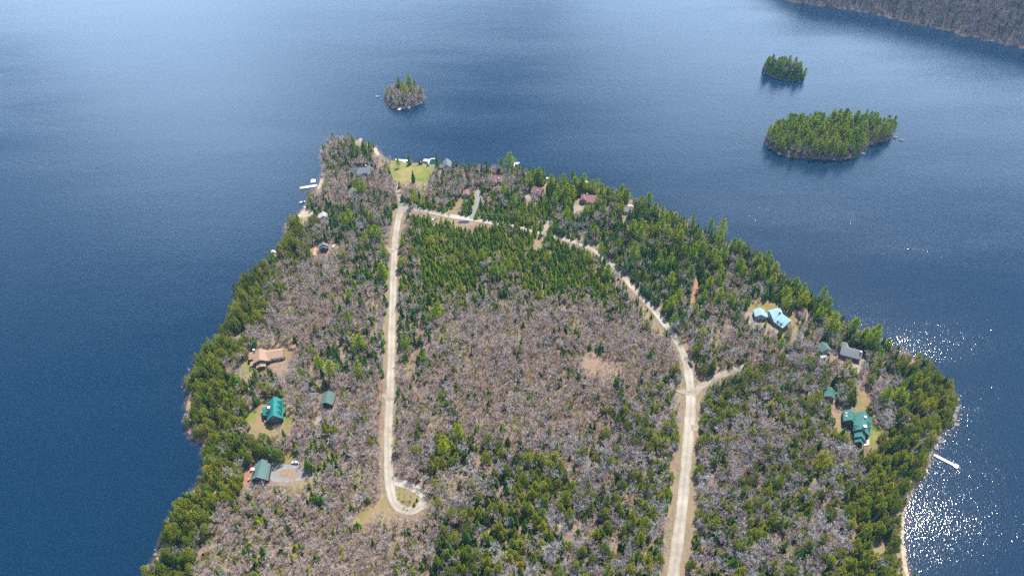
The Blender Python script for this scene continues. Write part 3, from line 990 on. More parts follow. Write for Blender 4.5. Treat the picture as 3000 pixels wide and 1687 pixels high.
    def chimney(self, px, h, w=1.0, m='stone', depth=4.0, cap='cap'):
        p = unproj(px[0], px[1], self.zg + h)
        mb = MB()
        x, y, z = self.L((p[0], p[1], self.zg + h))
        mb.box(x - w / 2, x + w / 2, y - w / 2, y + w / 2, z - depth, z)
        c = mb.build('chimney', M[m], self.root)
        k = MB()
        k.box(x - w / 2 - 0.12, x + w / 2 + 0.12, y - w / 2 - 0.12, y + w / 2 + 0.12, z + 0.004, z + 0.25)
        k.build('cap', M[cap], c)

    def deck(self, px4, h, m='deckwood'):
        pts = [unproj(x, y, self.zg + h) for x, y in px4]
        mb = MB()
        mb.hull8([self.L((p[0], p[1], self.zg + h - 0.2)) for p in pts], [self.L((p[0], p[1], self.zg + h)) for p in pts])
        d = mb.build('deck', M[m], self.root)
        for p in pts:
            q = np.mean(pts, 0) + (p - np.mean(pts, 0)) * 0.94
            t = MB()
            x, y, z = self.L((q[0], q[1], self.zg))
            t.box(x - 0.08, x + 0.08, y - 0.08, y + 0.08, -1.0, h - 0.2)
            t.build('post', M['deckwood'], d)
        mark(px4, clear)


q12 = lambda x, y: (700 + x / 12.08, 1000 + y / 12.08)
h = House('house', 'tan-roofed house with a long garage wing of pale doors', 'house', (760, 1068))
f = h.wing(q12(724, 625), q12(716, 275), 7.0, 4.2, 5.0, 5.0, M['tanroof'], M['brownwall'], 0.6)
for t, z in ((-2.4, 2.2), (0.0, 2.4), (2.4, 2.2), (0.0, 4.8)):
    h.window(f, 'n', t, z, 1.5, 1.5)
f = h.wing(q12(965, 400), q12(1545, 305), 5.2, 3.2, 4.2, 5.0, M['tanroof'], M['brownwall'], 0.4)
for k in range(4):
    h.window(f, 'r', 2.3 + k * 3.0, 1.45, 2.4, 2.2, M['garage'], 'brownwall', 'garage_door')
f = h.wing(q12(350, 450), q12(600, 425), 5.4, 3.6, 3.2, 3.6, M['tanroof'], M['brownwall'], 0.2)
h.window(f, 'r', 1.4, 1.9, 1.3, 1.3)
h.shed_roof([q12(500, 690), q12(395, 725), q12(390, 890), q12(505, 830)], (3.9, 3.3, 3.3, 3.9), M['tanroof'], M['brownwall'])
h.shed_roof([q12(985, 590), q12(1110, 615), q12(1105, 680), q12(985, 680)], (3.9, 3.5, 3.2, 3.5), M['tanroof'], M['brownwall'])
f = h.wing(q12(752, 862), q12(742, 770), 4.0, 2.7, 3.1, 3.6, M['tanroof'], M['brownwall'], 0.5)
h.chimney(q12(522, 290), 7.6, 1.1, depth=7.5)
HOUSES = [('the tan-roofed house', (760, 1050))]
h = House('shed', 'small tan-roofed shed near the tan garage wing', 'shed', (857, 1022))
f = h.wing(q12(1785, 130), q12(1995, 105), 3.0, 2.1, 1.3, 2.4, M['tanroof'], M['tanwall'], 0.25)
h.window(f, 'r', 2.2, 0.95, 0.9, 1.8, M['brownwall'], 'tanwall', 'door')

q8 = lambda x, y: (700 + x / 8.05, 1130 + y / 8.05)
h = House('house', 'teal metal-roofed log house with stepped cross dormers', 'house', (803, 1228))
f = h.wing(q8(806, 672), q8(825, 262), 9.6, 4.4, 5.2, 5.2, M['teal'], M['log'], 0.7)
for t in (0.22, 0.52, 0.80):
    h.dormer(f, t, 1, 2.0, 4.9, 8.3, 2.2)
for t in (0.52, 0.80):
    h.dormer(f, t, -1, 2.0, 4.9, 8.3, 2.2)
for t, z in ((-2.6, 1.8), (0, 1.8), (2.6, 1.8), (-1.3, 4.8), (1.3, 4.8), (0, 7.0)):
    h.window(f, 'n', t, z, 1.5, 1.6 if z < 6 else 1.0)
h.shed_roof([q8(540, 510), q8(680, 495), q8(660, 690), q8(565, 700)], (3.6, 4.8, 4.8, 3.6), M['teal'], M['log'])
h.shed_roof([q8(1005, 520), q8(1082, 512), q8(1086, 625), q8(1008, 628)], (4.6, 3.5, 3.5, 4.6), M['teal'], M['log'])
h.chimney(q8(702, 505), 10.6, 1.5, depth=6.5)
h.deck([q8(600, 815), q8(655, 815), q8(650, 865), q8(605, 865)], 1.2)
h.deck([q8(990, 760), q8(1060, 740), q8(1060, 790), q8(1000, 820)], 0.7)
HOUSES.append(('the teal-roofed house', (803, 1200)))
h = House('garage', 'grey-green gabled garage among trees beside the teal-roofed house', 'garage', (955, 1185))
f = h.wing(q8(2040, 372), q8(2112, 118), 6.2, 3.2, 4.6, 4.6, M['greygreen'], M['log'], 0.5)
for t in (-1.8, 1.8):
    h.window(f, 'n', t, 1.4, 2.6, 2.3, M['brownwall'], 'log', 'garage_door')
HOUSES.append(('the grey-green garage', (958, 1168)))

q10 = lambda x, y: (700 + x / 10.3, 1320 + y / 10.3)
h = House('house', 'green-grey shingled house beside the grey gravel ring', 'house', (757, 1410))
f = h.wing(q10(548, 768), q10(672, 330), 8.2, 5.2, 4.6, 4.6, M['greygreen'], M['log'], 0.6)
for t, z in ((-2.6, 1.8), (-0.9, 1.8), (0.9, 1.8), (2.6, 1.8), (-1.2, 4.6), (1.2, 4.6)):
    h.window(f, 'n', t, z, 1.3, 1.5)
h.wing(q10(672, 345), q10(690, 252), 8.0, 5.6, 3.0, 3.0, M['greygreen'], M['log'], 0.2)
h.shed_roof([q10(838, 412), q10(962, 408), q10(880, 888), q10(765, 882)], (4.4, 3.6, 3.6, 4.4), M['greygreen'], M['log'])
f = h.wing(q10(538, 780), q10(552, 742), 7.2, 5.2, 3.0, 3.0, M['greygreen'], M['log'], 0.3)
h.chimney(q10(432, 555), 8.8, 1.2, depth=4.5)
h.deck([q10(345, 505), q10(410, 480), q10(395, 590), q10(335, 610)], 1.0)
h.deck([q10(255, 850), q10(340, 800), q10(345, 840), q10(275, 885)], 1.0)
h.deck([q10(845, 365), q10(955, 355), q10(950, 400), q10(845, 402)], 1.0)
HOUSES.append(('the green-grey roofed house', (757, 1375)))

q18 = lambda x, y: (2200 + x / 18.11, 890 + y / 18.11)
h = House('house', 'light blue metal-roofed house with two dormers and linked garage', 'house', (2275, 950))
f = h.wing(q18(568, 545), q18(482, 208), 6.2, 3.6, 4.4, 4.2, M['blueroof'], M['greywall'], 0.45)
h.window(f, 'n', -1.2, 1.35, 2.6, 2.2, M['garage'], 'greywall', 'garage_door')
h.window(f, 'n', 1.9, 1.35, 2.2, 2.2, M['garage'], 'greywall', 'garage_door')
f = h.wing(q18(1610, 560), q18(2060, 880), 7.0, 3.4, 3.0, 7.2, M['blueroof'], M['greywall'], 0.5, hel=5.2)
h.dormer(f, 0.30, 1, 1.1, 5.9, 6.0, 1.3)
h.dormer(f, 0.66, 1, 1.1, 5.9, 6.0, 1.3)
for t in (1.5, 4.5, 7.5):
    h.window(f, 'r', t, 1.7, 1.4, 1.4)
h.shed_roof([q18(1175, 800), q18(1290, 775), q18(1750, 1150), q18(1660, 1240)], (3.50, 3.95, 3.95, 3.50), M['pale_edge'])  # paler strip along the lower front eave
f = h.wing(q18(1010, 395), q18(1555, 250), 7.2, 3.7, 2.4, 6.8, M['blueroof'], M['greywall'], 0.3, hel=5.6)
h.shed_roof([q18(690, 475), q18(890, 455), q18(900, 700), q18(730, 700)], (4.6, 4.8, 3.5, 3.3), M['blueroof'], M['greywall'])
h.shed_roof([q18(890, 470), q18(1015, 465), q18(1015, 690), q18(905, 700)], (4.7, 4.7, 3.5, 3.5), M['blueroof'], M['greywall'])
h.chimney(q18(1575, 400), 7.6, 1.0, depth=4.5)
HOUSES.append(('the light blue roofed house', (2262, 930)))

q5 = lambda x, y: (2100 + x / 5.152, 850 + y / 5.152)
h = House('house', 'long grey-roofed house among trees near the right shore', 'house', (2498, 1050))
f = h.wing(q5(1893, 852), q5(2192, 930), 6.6, 3.6, 4.4, 5.2, M['greyroof'], M['brownwall'], 0.5)
for t in (2.0, 5.0, 8.0, 11.0):
    h.window(f, 'r', t, 1.7, 1.4, 1.4)
h.wing(q5(1960, 860), q5(1925, 780), 6.0, 3.8, 3.2, 3.2, M['greyroof'], M['brownwall'], 0.4)
h.chimney(q5(2180, 925), 7.4, 0.9, depth=4)
HOUSES.append(('the long grey-roofed house', (2495, 1035)))
h = House('garage', 'grey gabled garage left of the long grey-roofed house', 'garage', (2418, 1035))
f = h.wing(q5(1672, 880), q5(1598, 782), 5.8, 3.4, 4.2, 4.2, M['greygreen'], M['brownwall'], 0.5)
h.window(f, 'n', -1.6, 1.35, 2.4, 2.2, M['garage'], 'brownwall', 'garage_door')
h.window(f, 'n', 1.6, 1.35, 2.4, 2.2, M['garage'], 'brownwall', 'garage_door')
h = House('shed', 'pale flat-roofed shed below the grey gabled garage', 'shed', (2412, 1050))
h.shed_roof([q5(1560, 985), q5(1655, 975), q5(1660, 1010), q5(1565, 1030)], (2.9, 2.7, 2.3, 2.5), M['paleroof'], M['greywall'])

q4 = lambda x, y: (2350 + x / 4.528, 1100 + y / 4.528)
h = House('shed', 'red barn-walled shed with a green gabled roof', 'shed', (2434, 1180))
f = h.wing(q4(380, 262), q4(387, 156), 5.6, 3.2, 3.9, 3.4, M['green'], M['redwall'], 0.5)
h.window(f, 'n', 0, 1.4, 2.6, 2.3, M['redwall'], 'white', 'door')
HOUSES.append(('the red shed', (2434, 1150)))

q9 = lambda x, y: (2420 + x / 9.66, 1180 + y / 9.66)
h = House('lodge', 'large green metal-roofed lodge of many stepped gables', 'house', (2525, 1262))
f = h.wing(q9(722, 455), q9(720, 180), 7.6, 4.0, 4.0, 3.4, M['green'], M['log'], 0.5)
h.window(f, 'n', -1.6, 1.4, 2.6, 2.3, M['brownwall'], 'log', 'garage_door')
h.window(f, 'n', 1.4, 1.4, 2.4, 2.3, M['brownwall'], 'log', 'garage_door')
for t in (0.45, 0.75):       # skylights in the garage slope
    pt = f['pt']
    s = t * f['ln']
    sl = (f['hr'] - f['hel']) / f['wl']
    mb = MB()
    mb.hull8([pt(s - .45, -2.0, f['hr'] - sl * 2.0 + .02), pt(s + .45, -2.0, f['hr'] - sl * 2.0 + .02), pt(s + .45, -2.9, f['hr'] - sl * 2.9 + .02), pt(s - .45, -2.9, f['hr'] - sl * 2.9 + .02)],
             [pt(s - .45, -2.0, f['hr'] - sl * 2.0 + .16), pt(s + .45, -2.0, f['hr'] - sl * 2.0 + .16), pt(s + .45, -2.9, f['hr'] - sl * 2.9 + .16), pt(s - .45, -2.9, f['hr'] - sl * 2.9 + .16)])
    mb.build('skylight', M['white'], f['roof'])
h.shed_roof([q9(475, 228), q9(560, 222), q9(552, 432), q9(475, 435)], (3.4, 4.2, 4.2, 3.4), M['green'], M['log'])
h.wing(q9(790, 430), q9(1000, 440), 6.2, 3.6, 3.0, 4.2, M['green'], M['log'], 0.3)
f = h.wing(q9(1040, 712), q9(1085, 330), 10.0, 5.2, 4.6, 5.6, M['green'], M['log'], 0.5)
for t in (-2.2, 0, 2.2):
    h.window(f, 'n', t, 5.2, 1.4, 1.8)
h.dormer(f, 0.22, -1, 2.1, 4.5, 8.4, 1.6)
h.dormer(f, 0.42, 1, 2.0, 5.2, 8.4, 1.8)
h.dormer(f, 0.72, 1, 1.8, 5.0, 8.4, 1.6)
h.wing(q9(1090, 375), q9(1102, 238), 8.4, 4.8, 4.2, 3.6, M['green'], M['log'], 0.4)
h.shed_roof([q9(1230, 375), q9(1308, 395), q9(1290, 700), q9(1205, 670)], (5.0, 3.8, 3.8, 5.0), M['green'], M['log'])
f = h.wing(q9(1005, 925), q9(1022, 745), 8.2, 4.8, 3.4, 3.2, M['green'], M['log'], 0.5)
f = h.wing(q9(978, 1068), q9(990, 960), 6.8, 3.8, 2.9, 2.7, M['green'], M['log'], 0.5)
for t in (-1.2, 1.2):
    h.window(f, 'n', t, 2.0, 1.3, 1.8)
h.shed_roof([q9(1150, 700), q9(1280, 745), q9(1262, 888), q9(1130, 840)], (5.6, 4.2, 4.0, 5.2), M['green'], M['log'])
h.chimney(q9(1105, 655), 11.2, 1.7, depth=7)
h.chimney(q9(1115, 395), 10.6, 1.2, depth=5)
h.deck([q9(1120, 1010), q9(1222, 1000), q9(1222, 1180), q9(1065, 1205)], 0.6, 'dock')
HOUSES.append(('the green-roofed lodge', (2530, 1240)))

q1 = lambda x, y: (850 + x / 4.83, 380 + y / 4.83)
h = House('house', 'slate grey-roofed house beside the bright lawn', 'house', (1072, 515))
f = h.wing(q1(945, 542), q1(1166, 528), 6.4, 3.4, 4.0, 5.6, M['darkroof'], M['greywall'], 0.4)
for t in (2, 5, 12):
    h.window(f, 'r', t, 1.7, 1.4, 1.3)
h.wing(q1(1128, 625), q1(1125, 585), 5.6, 3.6, 2.6, 2.6, M['darkroof'], M['greywall'], 0.3)
h.wing(q1(1205, 570), q1(1275, 560), 4.6, 2.8, 2.6, 3.4, M['darkroof'], M['greywall'], 0.3)
h.chimney(q1(1070, 508), 7.2, 0.9, depth=3)
HOUSES.append(('the slate-roofed house by the lawn', (1070, 505)))
h = House('cottage', 'grey-roofed cottage hidden among dark spruces near the white dock', 'cottage', (1032, 572))
f = h.wing(q1(905, 905), q1(868, 825), 5.8, 3.4, 3.4, 4.0, M['greyroof'], M['greywall'], 0.4)
h.window(f, 'n', 0, 1.6, 1.4, 1.3)
h = House('cottage', 'pale-roofed cottage above the small sandy beach', 'cottage', (942, 640))
f = h.wing(q1(470, 1215), q1(466, 1160), 6.0, 3.4, 5.0, 3.4, M['paleroof'], M['greywall'], 0.4)
h.window(f, 'n', 0, 1.6, 1.4, 1.3)
HOUSES.append(('the pale-roofed cottage', (942, 628)))
q46 = lambda x, y: (650 + x / 4.684, 600 + y / 4.684)
h = House('cottage', 'dark slate-roofed cottage with stepped double gable', 'cottage', (945, 742))
f = h.wing(q46(1385, 575), q46(1387, 548), 5.6, 3.6, 3.9, 3.9, M['darkroof'], M['log'], 0.4)
for t in (-1.6, 1.6):
    h.window(f, 'n', t, 1.8, 1.4, 1.6)
h.wing(q46(1387, 540), q46(1390, 515), 7.0, 4.4, 3.9, 3.9, M['darkroof'], M['log'], 0.4)
h.deck([q46(1270, 570), q46(1305, 565), q46(1300, 690), q46(1245, 700)], 0.5)
HOUSES.append(('the dark slate-roofed cottage', (945, 728)))
h = House('house', 'grey gabled house on the shore beside the tall lawn spruce', 'house', (1312, 487))
f = h.wing(q1(2225, 500), q1(2215, 405), 7.6, 3.6, 4.2, 4.4, M['darkroof'], M['greywall'], 0.4)
h.wing(q1(2090, 505), q1(2210, 490), 4.6, 2.9, 3.0, 3.0, M['darkroof'], M['greywall'], 0.3)
h.window(f, 'n', 0, 4.0, 1.4, 1.6)
HOUSES.append(('the grey shore house', (1312, 478)))
q42 = lambda x, y: (1250 + x / 4.2617, 400 + y / 4.2617)
h = House('house', 'maroon-roofed house nearest the right end of the lawn', 'house', (1456, 535))
f = h.wing(q42(812, 478), q42(968, 492), 6.4, 3.4, 4.0, 6.0, M['redroof'], M['greywall'], 0.4)
h.wing(q42(845, 560), q42(850, 520), 5.2, 3.4, 2.4, 2.4, M['redroof'], M['greywall'], 0.3)
h.wing(q42(925, 555), q42(922, 525), 5.0, 3.4, 2.2, 2.2, M['darkroof'], M['greywall'], 0.3)
h.chimney(q42(897, 522), 6.6, 0.7, depth=2)
HOUSES.append(('the maroon-roofed house', (1458, 520)))
h = House('cottage', 'small faded red-roofed cottage beside the grey drive', 'cottage', (1365, 572))
f = h.wing(q42(492, 708), q42(505, 655), 5.6, 3.2, 3.8, 3.8, M['pinkroof'], M['greywall'], 0.4)
h.window(f, 'n', 0, 1.6, 1.6, 1.4)
HOUSES.append(('the small red-roofed cottage', (1366, 562)))
h = House('house', 'brown-red roofed house beside a small bright lawn', 'house', (1578, 572))
f = h.wing(q42(1330, 618), q42(1450, 650), 6.4, 3.2, 3.0, 6.0, M['redroof'], M['greywall'], 0.4)
h.chimney(q42(1385, 672), 6.0, 0.6, depth=2)
HOUSES.append(('the brown-red roofed house', (1577, 555)))
h = House('house', 'faded maroon-roofed house farthest right along the far shore', 'house', (1727, 592))
f = h.wing(q42(1935, 725), q42(2130, 735), 6.6, 3.4, 3.4, 7.0, M['pinkroof'], M['greywall'], 0.4)
h.wing(q42(1960, 770), q42(1965, 715), 6.8, 4.0, 3.0, 3.0, M['pinkroof'], M['greywall'], 0.3)
h.chimney(q42(2003, 715), 7.4, 0.7, depth=2.5)
HOUSES.append(('the faded maroon-roofed house', (1726, 575)))
h = House('cottage', 'grey-roofed cottage half hidden near the upper right shore', 'cottage', (1838, 618))
h.wing(q42(2455, 890), q42(2545, 872), 5.4, 3.4, 3.0, 4.0, M['greyroof'], M['greywall'], 0.4)


# ------------------------------------------------------------------ docks, boats, vehicles, poles
def dock(name, label, px4s, m='dock', z=0.55, cat='dock', group=None):
    """floating or post dock of one or more deck sections given as picture quads"""
    c = unproj(*np.mean(np.array(px4s[0]), 0), z)
    root = tag(empty(name, (c[0], c[1], 0)), label, cat, group)
    for i, q in enumerate(px4s):
        mm = m[i] if isinstance(m, (list, tuple)) else m
        pts = [unproj(x, y, z) - c for x, y in q]
        mb = MB()
        mb.hull8([(p[0], p[1], z - 0.25 + 0.003 * i) for p in pts], [(p[0], p[1], z + 0.003 * i) for p in pts])
        d = mb.build('deck_section', M[mm], root)
        for p in pts:
            t = MB()
            w = np.mean(pts, 0) + (p - np.mean(pts, 0)) * 0.9
            t.tube((w[0], w[1], -1.2), (w[0], w[1], z + 0.35), 0.09, 0.09, 6)
            t.build('post', M['dockgrey'], root)
        mark(q, clear)
    return root


def quad(p, q, w0, w1=None):
    """picture quad along a line p->q with half width in pixels"""
    p, q = np.array(p, float), np.array(q, float)
    d = (q - p) / np.linalg.norm(q - p)
    n = np.array([-d[1], d[0]])
    w1 = w0 if w1 is None else w1
    return [tuple(p + n * w0), tuple(q + n * w1), tuple(q - n * w1), tuple(p - n * w0)]


dock('dock', 'long white dock angled into the lake on the lower right shore', [quad((2736, 1331), (2795, 1361), 3.4), quad((2795, 1361), (2808, 1367.5), 5.6)])
dock('swim_platform', 'white square float beside the long dock on the left shore', [q for q in [[q1(300, 700), q1(362, 700), q1(357, 745), q1(288, 750)]]], cat='float')
dock('dock', 'long white dock with a yellow end on the left shore', [quad(q1(380, 787), q1(205, 815), 3.0), quad(q1(205, 815), q1(138, 826), 2.8)], ['dock', 'dockyellow'])
dock('dock', 'white dock square beside the grassy pier of the lawn', [[q1(1895, 415), q1(1968, 420), q1(1950, 455), q1(1880, 445)]])
dock('dock', 'white docks along the shore left of the lawn', [quad(q1(1490, 425), q1(1700, 440), 2.2), quad(q1(1640, 440), q1(1600, 460), 2.0)])
dock('dock', 'white dock square below the tall shore pine', [[q42(1100, 318), q42(1165, 325), q42(1130, 350), q42(1090, 345)], quad(q42(1105, 345), q42(1080, 378), 1.6)])
dock('dock', 'white forked dock on the shore below the slate cottage', [quad(q46(740, 650), q46(700, 625), 2.6), quad(q46(700, 625), q46(668, 655), 2.2), quad(q46(735, 655), q46(800, 668), 2.2)])
dock('dock', 'pale dock at the foot of the upper left island', [[(1164, 321), (1170, 316), (1176, 317), (1172, 323)]])
dock('pier', 'old grey wooden pier at the rocky tip of the point', [quad(q1(935, 215), q1(1015, 130), 5.5)], 'dockgrey', 0.7, 'pier')
dock('dock', 'small white dock showing through spruces on the far shore', [[q42(1490, 512), q42(1522, 508), q42(1525, 528), q42(1495, 530)]])
dock('dock', 'white dock behind the faded maroon-roofed house', [[q42(1945, 575), q42(1985, 550), q42(2045, 572), q42(2010, 582)]])
# stone edge of the grassy pier
pw = [unproj(*p, 0.9) for p in (q1(1942, 505), q1(1985, 412), q1(2050, 410))]
mb = MB()
for a, b in zip(pw[:-1], pw[1:]):
    d = (b - a) / np.linalg.norm(b - a)
    n = np.array([-d[1], d[0]]) * 0.45
    mb.hull8([(*(a + n), -1.0), (*(b + n), -1.0), (*(b - n), -1.0), (*(a - n), -1.0)], [(*(a + n), 0.95), (*(b + n), 0.95), (*(b - n), 0.95), (*(a - n), 0.95)])
tag(mb.build('retaining_wall', M['white']), 'pale stone edge of the grassy pier on the lawn', 'wall')


def boat(label, px, ln, ang, m='white', name='motorboat'):
    c = unproj(px[0], px[1], 0.3)
    root = tag(empty(name, (c[0], c[1], 0), ang), label, 'boat')
    V, F = [], []
    st = [(-0.5, 0.8), (-0.2, 1.0), (0.15, 0.95), (0.35, 0.6), (0.5, 0.03)]
    W = ln * 0.19
    for s, w in st:
        V += [(s * ln, -W * w, 0.75), (s * ln, -W * w * 0.6, -0.2), (s * ln, W * w * 0.6, -0.2), (s * ln, W * w, 0.75)]
    for i in range(len(st) - 1):
        for k in range(3):
            a = i * 4 + k
            F.append((a, a + 1, a + 5, a + 4))
    F += [(0, 3, 2, 1)]
    add('hull', mesh_from('hull', V, F, M[m]), root)
    V2 = [(x, y * 0.85, 0.55) for x, y, z in V if z > 0.5]
    F2 = [(2 * i, 2 * i + 2, 2 * i + 3, 2 * i + 1) for i in range(len(st) - 1)]
    add('deck', mesh_from('deck', V2, F2, M['garage']), root)
    mb = MB()
    mb.hull8([(0.0, -W * .7, .6), (0.25 * ln * .5, -W * .6, .6), (0.25 * ln * .5, W * .6, .6), (0, W * .7, .6)], [(-.05 * ln, -W * .6, 1.25), (0, -W * .5, 1.25), (0, W * .5, 1.25), (-.05 * ln, W * .6, 1.25)])
    mb.build('windshield', M['glass'], root)
    mb = MB()
    mb.box(-0.56 * ln, -0.5 * ln, -.25, .25, 0.2, 1.15)
    mb.build('outboard_motor', M['tyre'], root)
    return root


boat('white motorboat moored off the sandy beach, farther from shore', q1(185, 1022), 7.0, R(20))
boat('white motorboat with dark stern pulled up at the sandy beach', q1(245, 1100), 7.5, R(-8))
boat('tiny white boat floating left of the upper left island', (1107, 283), 5.5, R(5))
boat('white boat tied beside the white dock square of the lawn', q1(1845, 470), 6.0, R(80))


def car(label, p, ang, m, pickup=False, name='car', ln=4.8):
    root = tag(empty(name, tuple(p), ang), label, 'car' if not pickup else 'pickup truck')
    W = 0.95
    prof = [(-.5, .45), (-.5, .95), (-.47, 1.0), (.1, 1.0), (.12, 1.0), (.42, .92), (.5, .75), (.5, .45)]
    mb = MB()
    mb.hull8([(s * ln, -W, z) for s, z in prof], [(s * ln, W, z) for s, z in prof])
    mb.build('body', M[m], root)
    a, b = (-.05, .22) if pickup else (-.44, .20)
    mb = MB()
    mb.hull8([(a * ln, -W + .05, 1.0), (b * ln, -W + .05, 1.0), (b * ln, W - .05, 1.0), (a * ln, W - .05, 1.0)],
             [(a * ln + .25, -W + .2, 1.52), (b * ln - .75, -W + .2, 1.52), (b * ln - .75, W - .2, 1.52), (a * ln + .25, W - .2, 1.52)])
    mb.build('window', M['glass'], root)
    mb = MB()
    mb.box(a * ln + .22, b * ln - .72, -W + .18, W - .18, 1.524, 1.58)
    mb.build('roof', M[m], root)
    if pickup:
        mb = MB()
        mb.box(-.47 * ln, -.07 * ln, -W + .15, W - .15, 1.004, 1.02)
        mb.build('truck_bed', M['tyre'], root)
    for sx in (-.31, .31):
        for sy in (-1, 1):
            mb = MB()
            mb.tube((sx * ln, sy * (W - .2), .36), (sx * ln, sy * (W + .03), .36), .36, .36, 12)
            mb.build('wheel', M['tyre'], root)
    for sy in (-1, 1):
        mb = MB()
        mb.box(.495 * ln, .507 * ln, sy * .62 - .18, sy * .62 + .18, .62, .78)
        mb.build('headlight', M['white'], root)
    P = proj(np.array([[p[0] + x, p[1] + y, p[2] + 1] for x in (-3.5, 3.5) for y in (-3.5, 3.5)]))[:, :2]
    k = np.argsort(np.arctan2(P[:, 1] - P[:, 1].mean(), P[:, 0] - P[:, 0].mean()))
    mark(P[k], clear)
    return root


p = on_ground(2022, 1068); p[2] += 0.16
car('dark blue pickup truck parked on the edge of the curving gravel road', p, R(100), 'navy', True, 'pickup_truck', 5.6)
p = on_ground(866, 1356); p[2] += 0.1
car('silver car parked at the top of the grey gravel ring', p, R(175), 'silver')
p = on_ground(1274, 643); p[2] += 0.1
car('white pickup truck parked below the upper road near the muddy hollow', p, R(215), 'whitecar', True, 'pickup_truck', 5.6)
p = on_ground(978, 724); p[2] += 0.1
car('silver car parked right of the dark slate-roofed cottage', p, R(85), 'silver')
p = on_ground(1846, 606); p[2] += 0.1
car('white car by the half hidden cottage near the upper right shore', p, R(10), 'whitecar')


def pole(label, px, hgt=11.0):
    p = on_ground(*px)
    root = tag(empty('utility_pole', tuple(p)), label, 'utility pole', 'utility poles along the gravel road')
    mb = MB()
    mb.tube((0, 0, -1), (0, 0, hgt), .2, .13, 8)
    mb.build('post', M['pole'], root)
    mb = MB()
    mb.box(-1.2, 1.2, -.08, .08, hgt - .9, hgt - .72)
    mb.build('crossarm', M['pole'], root)
    for x in (-1.1, 0.0, 1.1):
        mb = MB()
        mb.tube((x, 0, hgt - .72 if x else hgt), (x, 0, hgt - .5 if x else hgt + .2), .07, .05, 6)
        mb.build('insulator', M['white'], root)
    tp = proj(np.array([[p[0], p[1], p[2] + hgt]]))[0]
    mark([(px[0] - 4, px[1]), (px[0] + 4, px[1]), (tp[0] + 4, tp[1]), (tp[0] - 4, tp[1])], clear)
    return (p, hgt)


PL = [pole('utility pole beside the yellow grass track near the road junction', (1317, 632), 9.5),
      pole('utility pole beside the pale lane on the upper road bend', (1578, 668)),
      pole('utility pole on the right of the upper curving road', (1707, 720)),
      pole('utility pole standing before dark spruces midway down the curving road', (1870, 858)),
      pole('utility pole at the upper road entrance', (1935, 905))]
wires = []
for (a, ha), (b, hb) in zip(PL[:-1], PL[1:]):
    root = None
    V, F = [], []
    mid = (a + b) / 2
    root = tag(empty('power_line', tuple(mid)), None, 'power line', 'overhead wires between the utility poles')
    for x in (-1.1, 0.0, 1.1):
        mb = MB()
        pts = []
        for i in range(9):
            t = i / 8
            q = a + (b - a) * t
            q = q - mid
            zz = (a[2] + (ha - .5 if x else ha + .2)) * (1 - t) + (b[2] + (hb - .5 if x else hb + .2)) * t - mid[2] - 1.6 * 4 * t * (1 - t)
            pts.append((q[0] + x, q[1], zz))
        for s, e in zip(pts[:-1], pts[1:]):
            mb.tube(s, e, .035, .035, 4)
        mb.build('wire', M['wire'], root)
    wires.append(root)
for r_, t in zip(wires, ['overhead wires from the junction pole to the upper bend pole', 'overhead wires between the two upper bend poles', 'overhead wires across the dark spruces of the upper road', 'short overhead wires down to the upper road entrance']):
    r_['label'] = t


# ------------------------------------------------------------------ rocks and brush
def rock_mesh(seed, flat=0.6):
    r = np.random.default_rng(seed)
    bm = bmesh.new()
    bmesh.ops.create_icosphere(bm, subdivisions=1, radius=1.0)
    for v in bm.verts:
        k = 1 + r.uniform(-.28, .28)
        v.co = Vector((v.co.x * k, v.co.y * k * 0.85, v.co.z * k * flat))
    V = np.array([v.co[:] for v in bm.verts])
    F = [[v.index for v in f_.verts] for f_ in bm.faces]
    bm.free()
    return V, F


def shore_rocks(name, poly, label, dens, size, closed, span=None):
    V, F = [], []
    protos = [rock_mesh(s) for s in range(5)]
    line = resample(poly, 1.0, closed)
    n = 0
    for p in line:
        if span is not None and not span(p):
            continue
        for _ in range(rng.poisson(dens)):
            q = p + rng.normal(0, 1.5, 2)
            s = size * rng.lognormal(0, 0.45)
            v, f_ = protos[rng.integers(5)]
            a = rng.uniform(0, 6.28)
            c_, s_ = math.cos(a), math.sin(a)
            w = np.stack([v[:, 0] * c_ - v[:, 1] * s_, v[:, 0] * s_ + v[:, 1] * c_, v[:, 2]], 1) * s + np.array([q[0], q[1], 0.1])
            F += [[i + len(V) * 0 + n for i in t] for t in f_]
            V.append(w)
            n += len(w)
    return tag(add(name, mesh_from(name, np.vstack(V), F, M['rock'])), label, None, None, 'stuff')


shore_rocks('shore_rocks', main_poly[:-2], 'loose grey rocks along the waterline of the wooded point', 0.22, 0.6, False, lambda p: not (p[1] > 380 and p[0] > 40 and p[1] > 330))
shore_rocks('shore_rocks', main_poly[28:40], 'grey rocks crowding the tip of the point', 0.7, 0.9, False)
k0 = len(MAIN_PX)
shore_rocks('shore_rocks', main_poly[k0 - 13:k0 - 4], 'pale stones along the shore by the lower right dock', 1.6, 0.7, False)
for k in range(3):
    shore_rocks('shore_rocks', isl_poly[k], ['rocks rimming the upper left island', 'rocks rimming the small dark island', 'rocks rimming the large pine island'][k], 0.28, 0.75, True)
shore_rocks('shore_rocks', far_line, 'pale rocks along the far hillside shore', 0.35, 1.0, False)


def boulder(label, px, s):
    c = unproj(px[0], px[1], 0)
    V, F = rock_mesh(int(px[0]))
    o = add('boulder', mesh_from('boulder', V * s, F, M['rock']), None, (c[0], c[1], 0.1))
    return tag(o, label, 'rock', 'rocks standing out of the water')


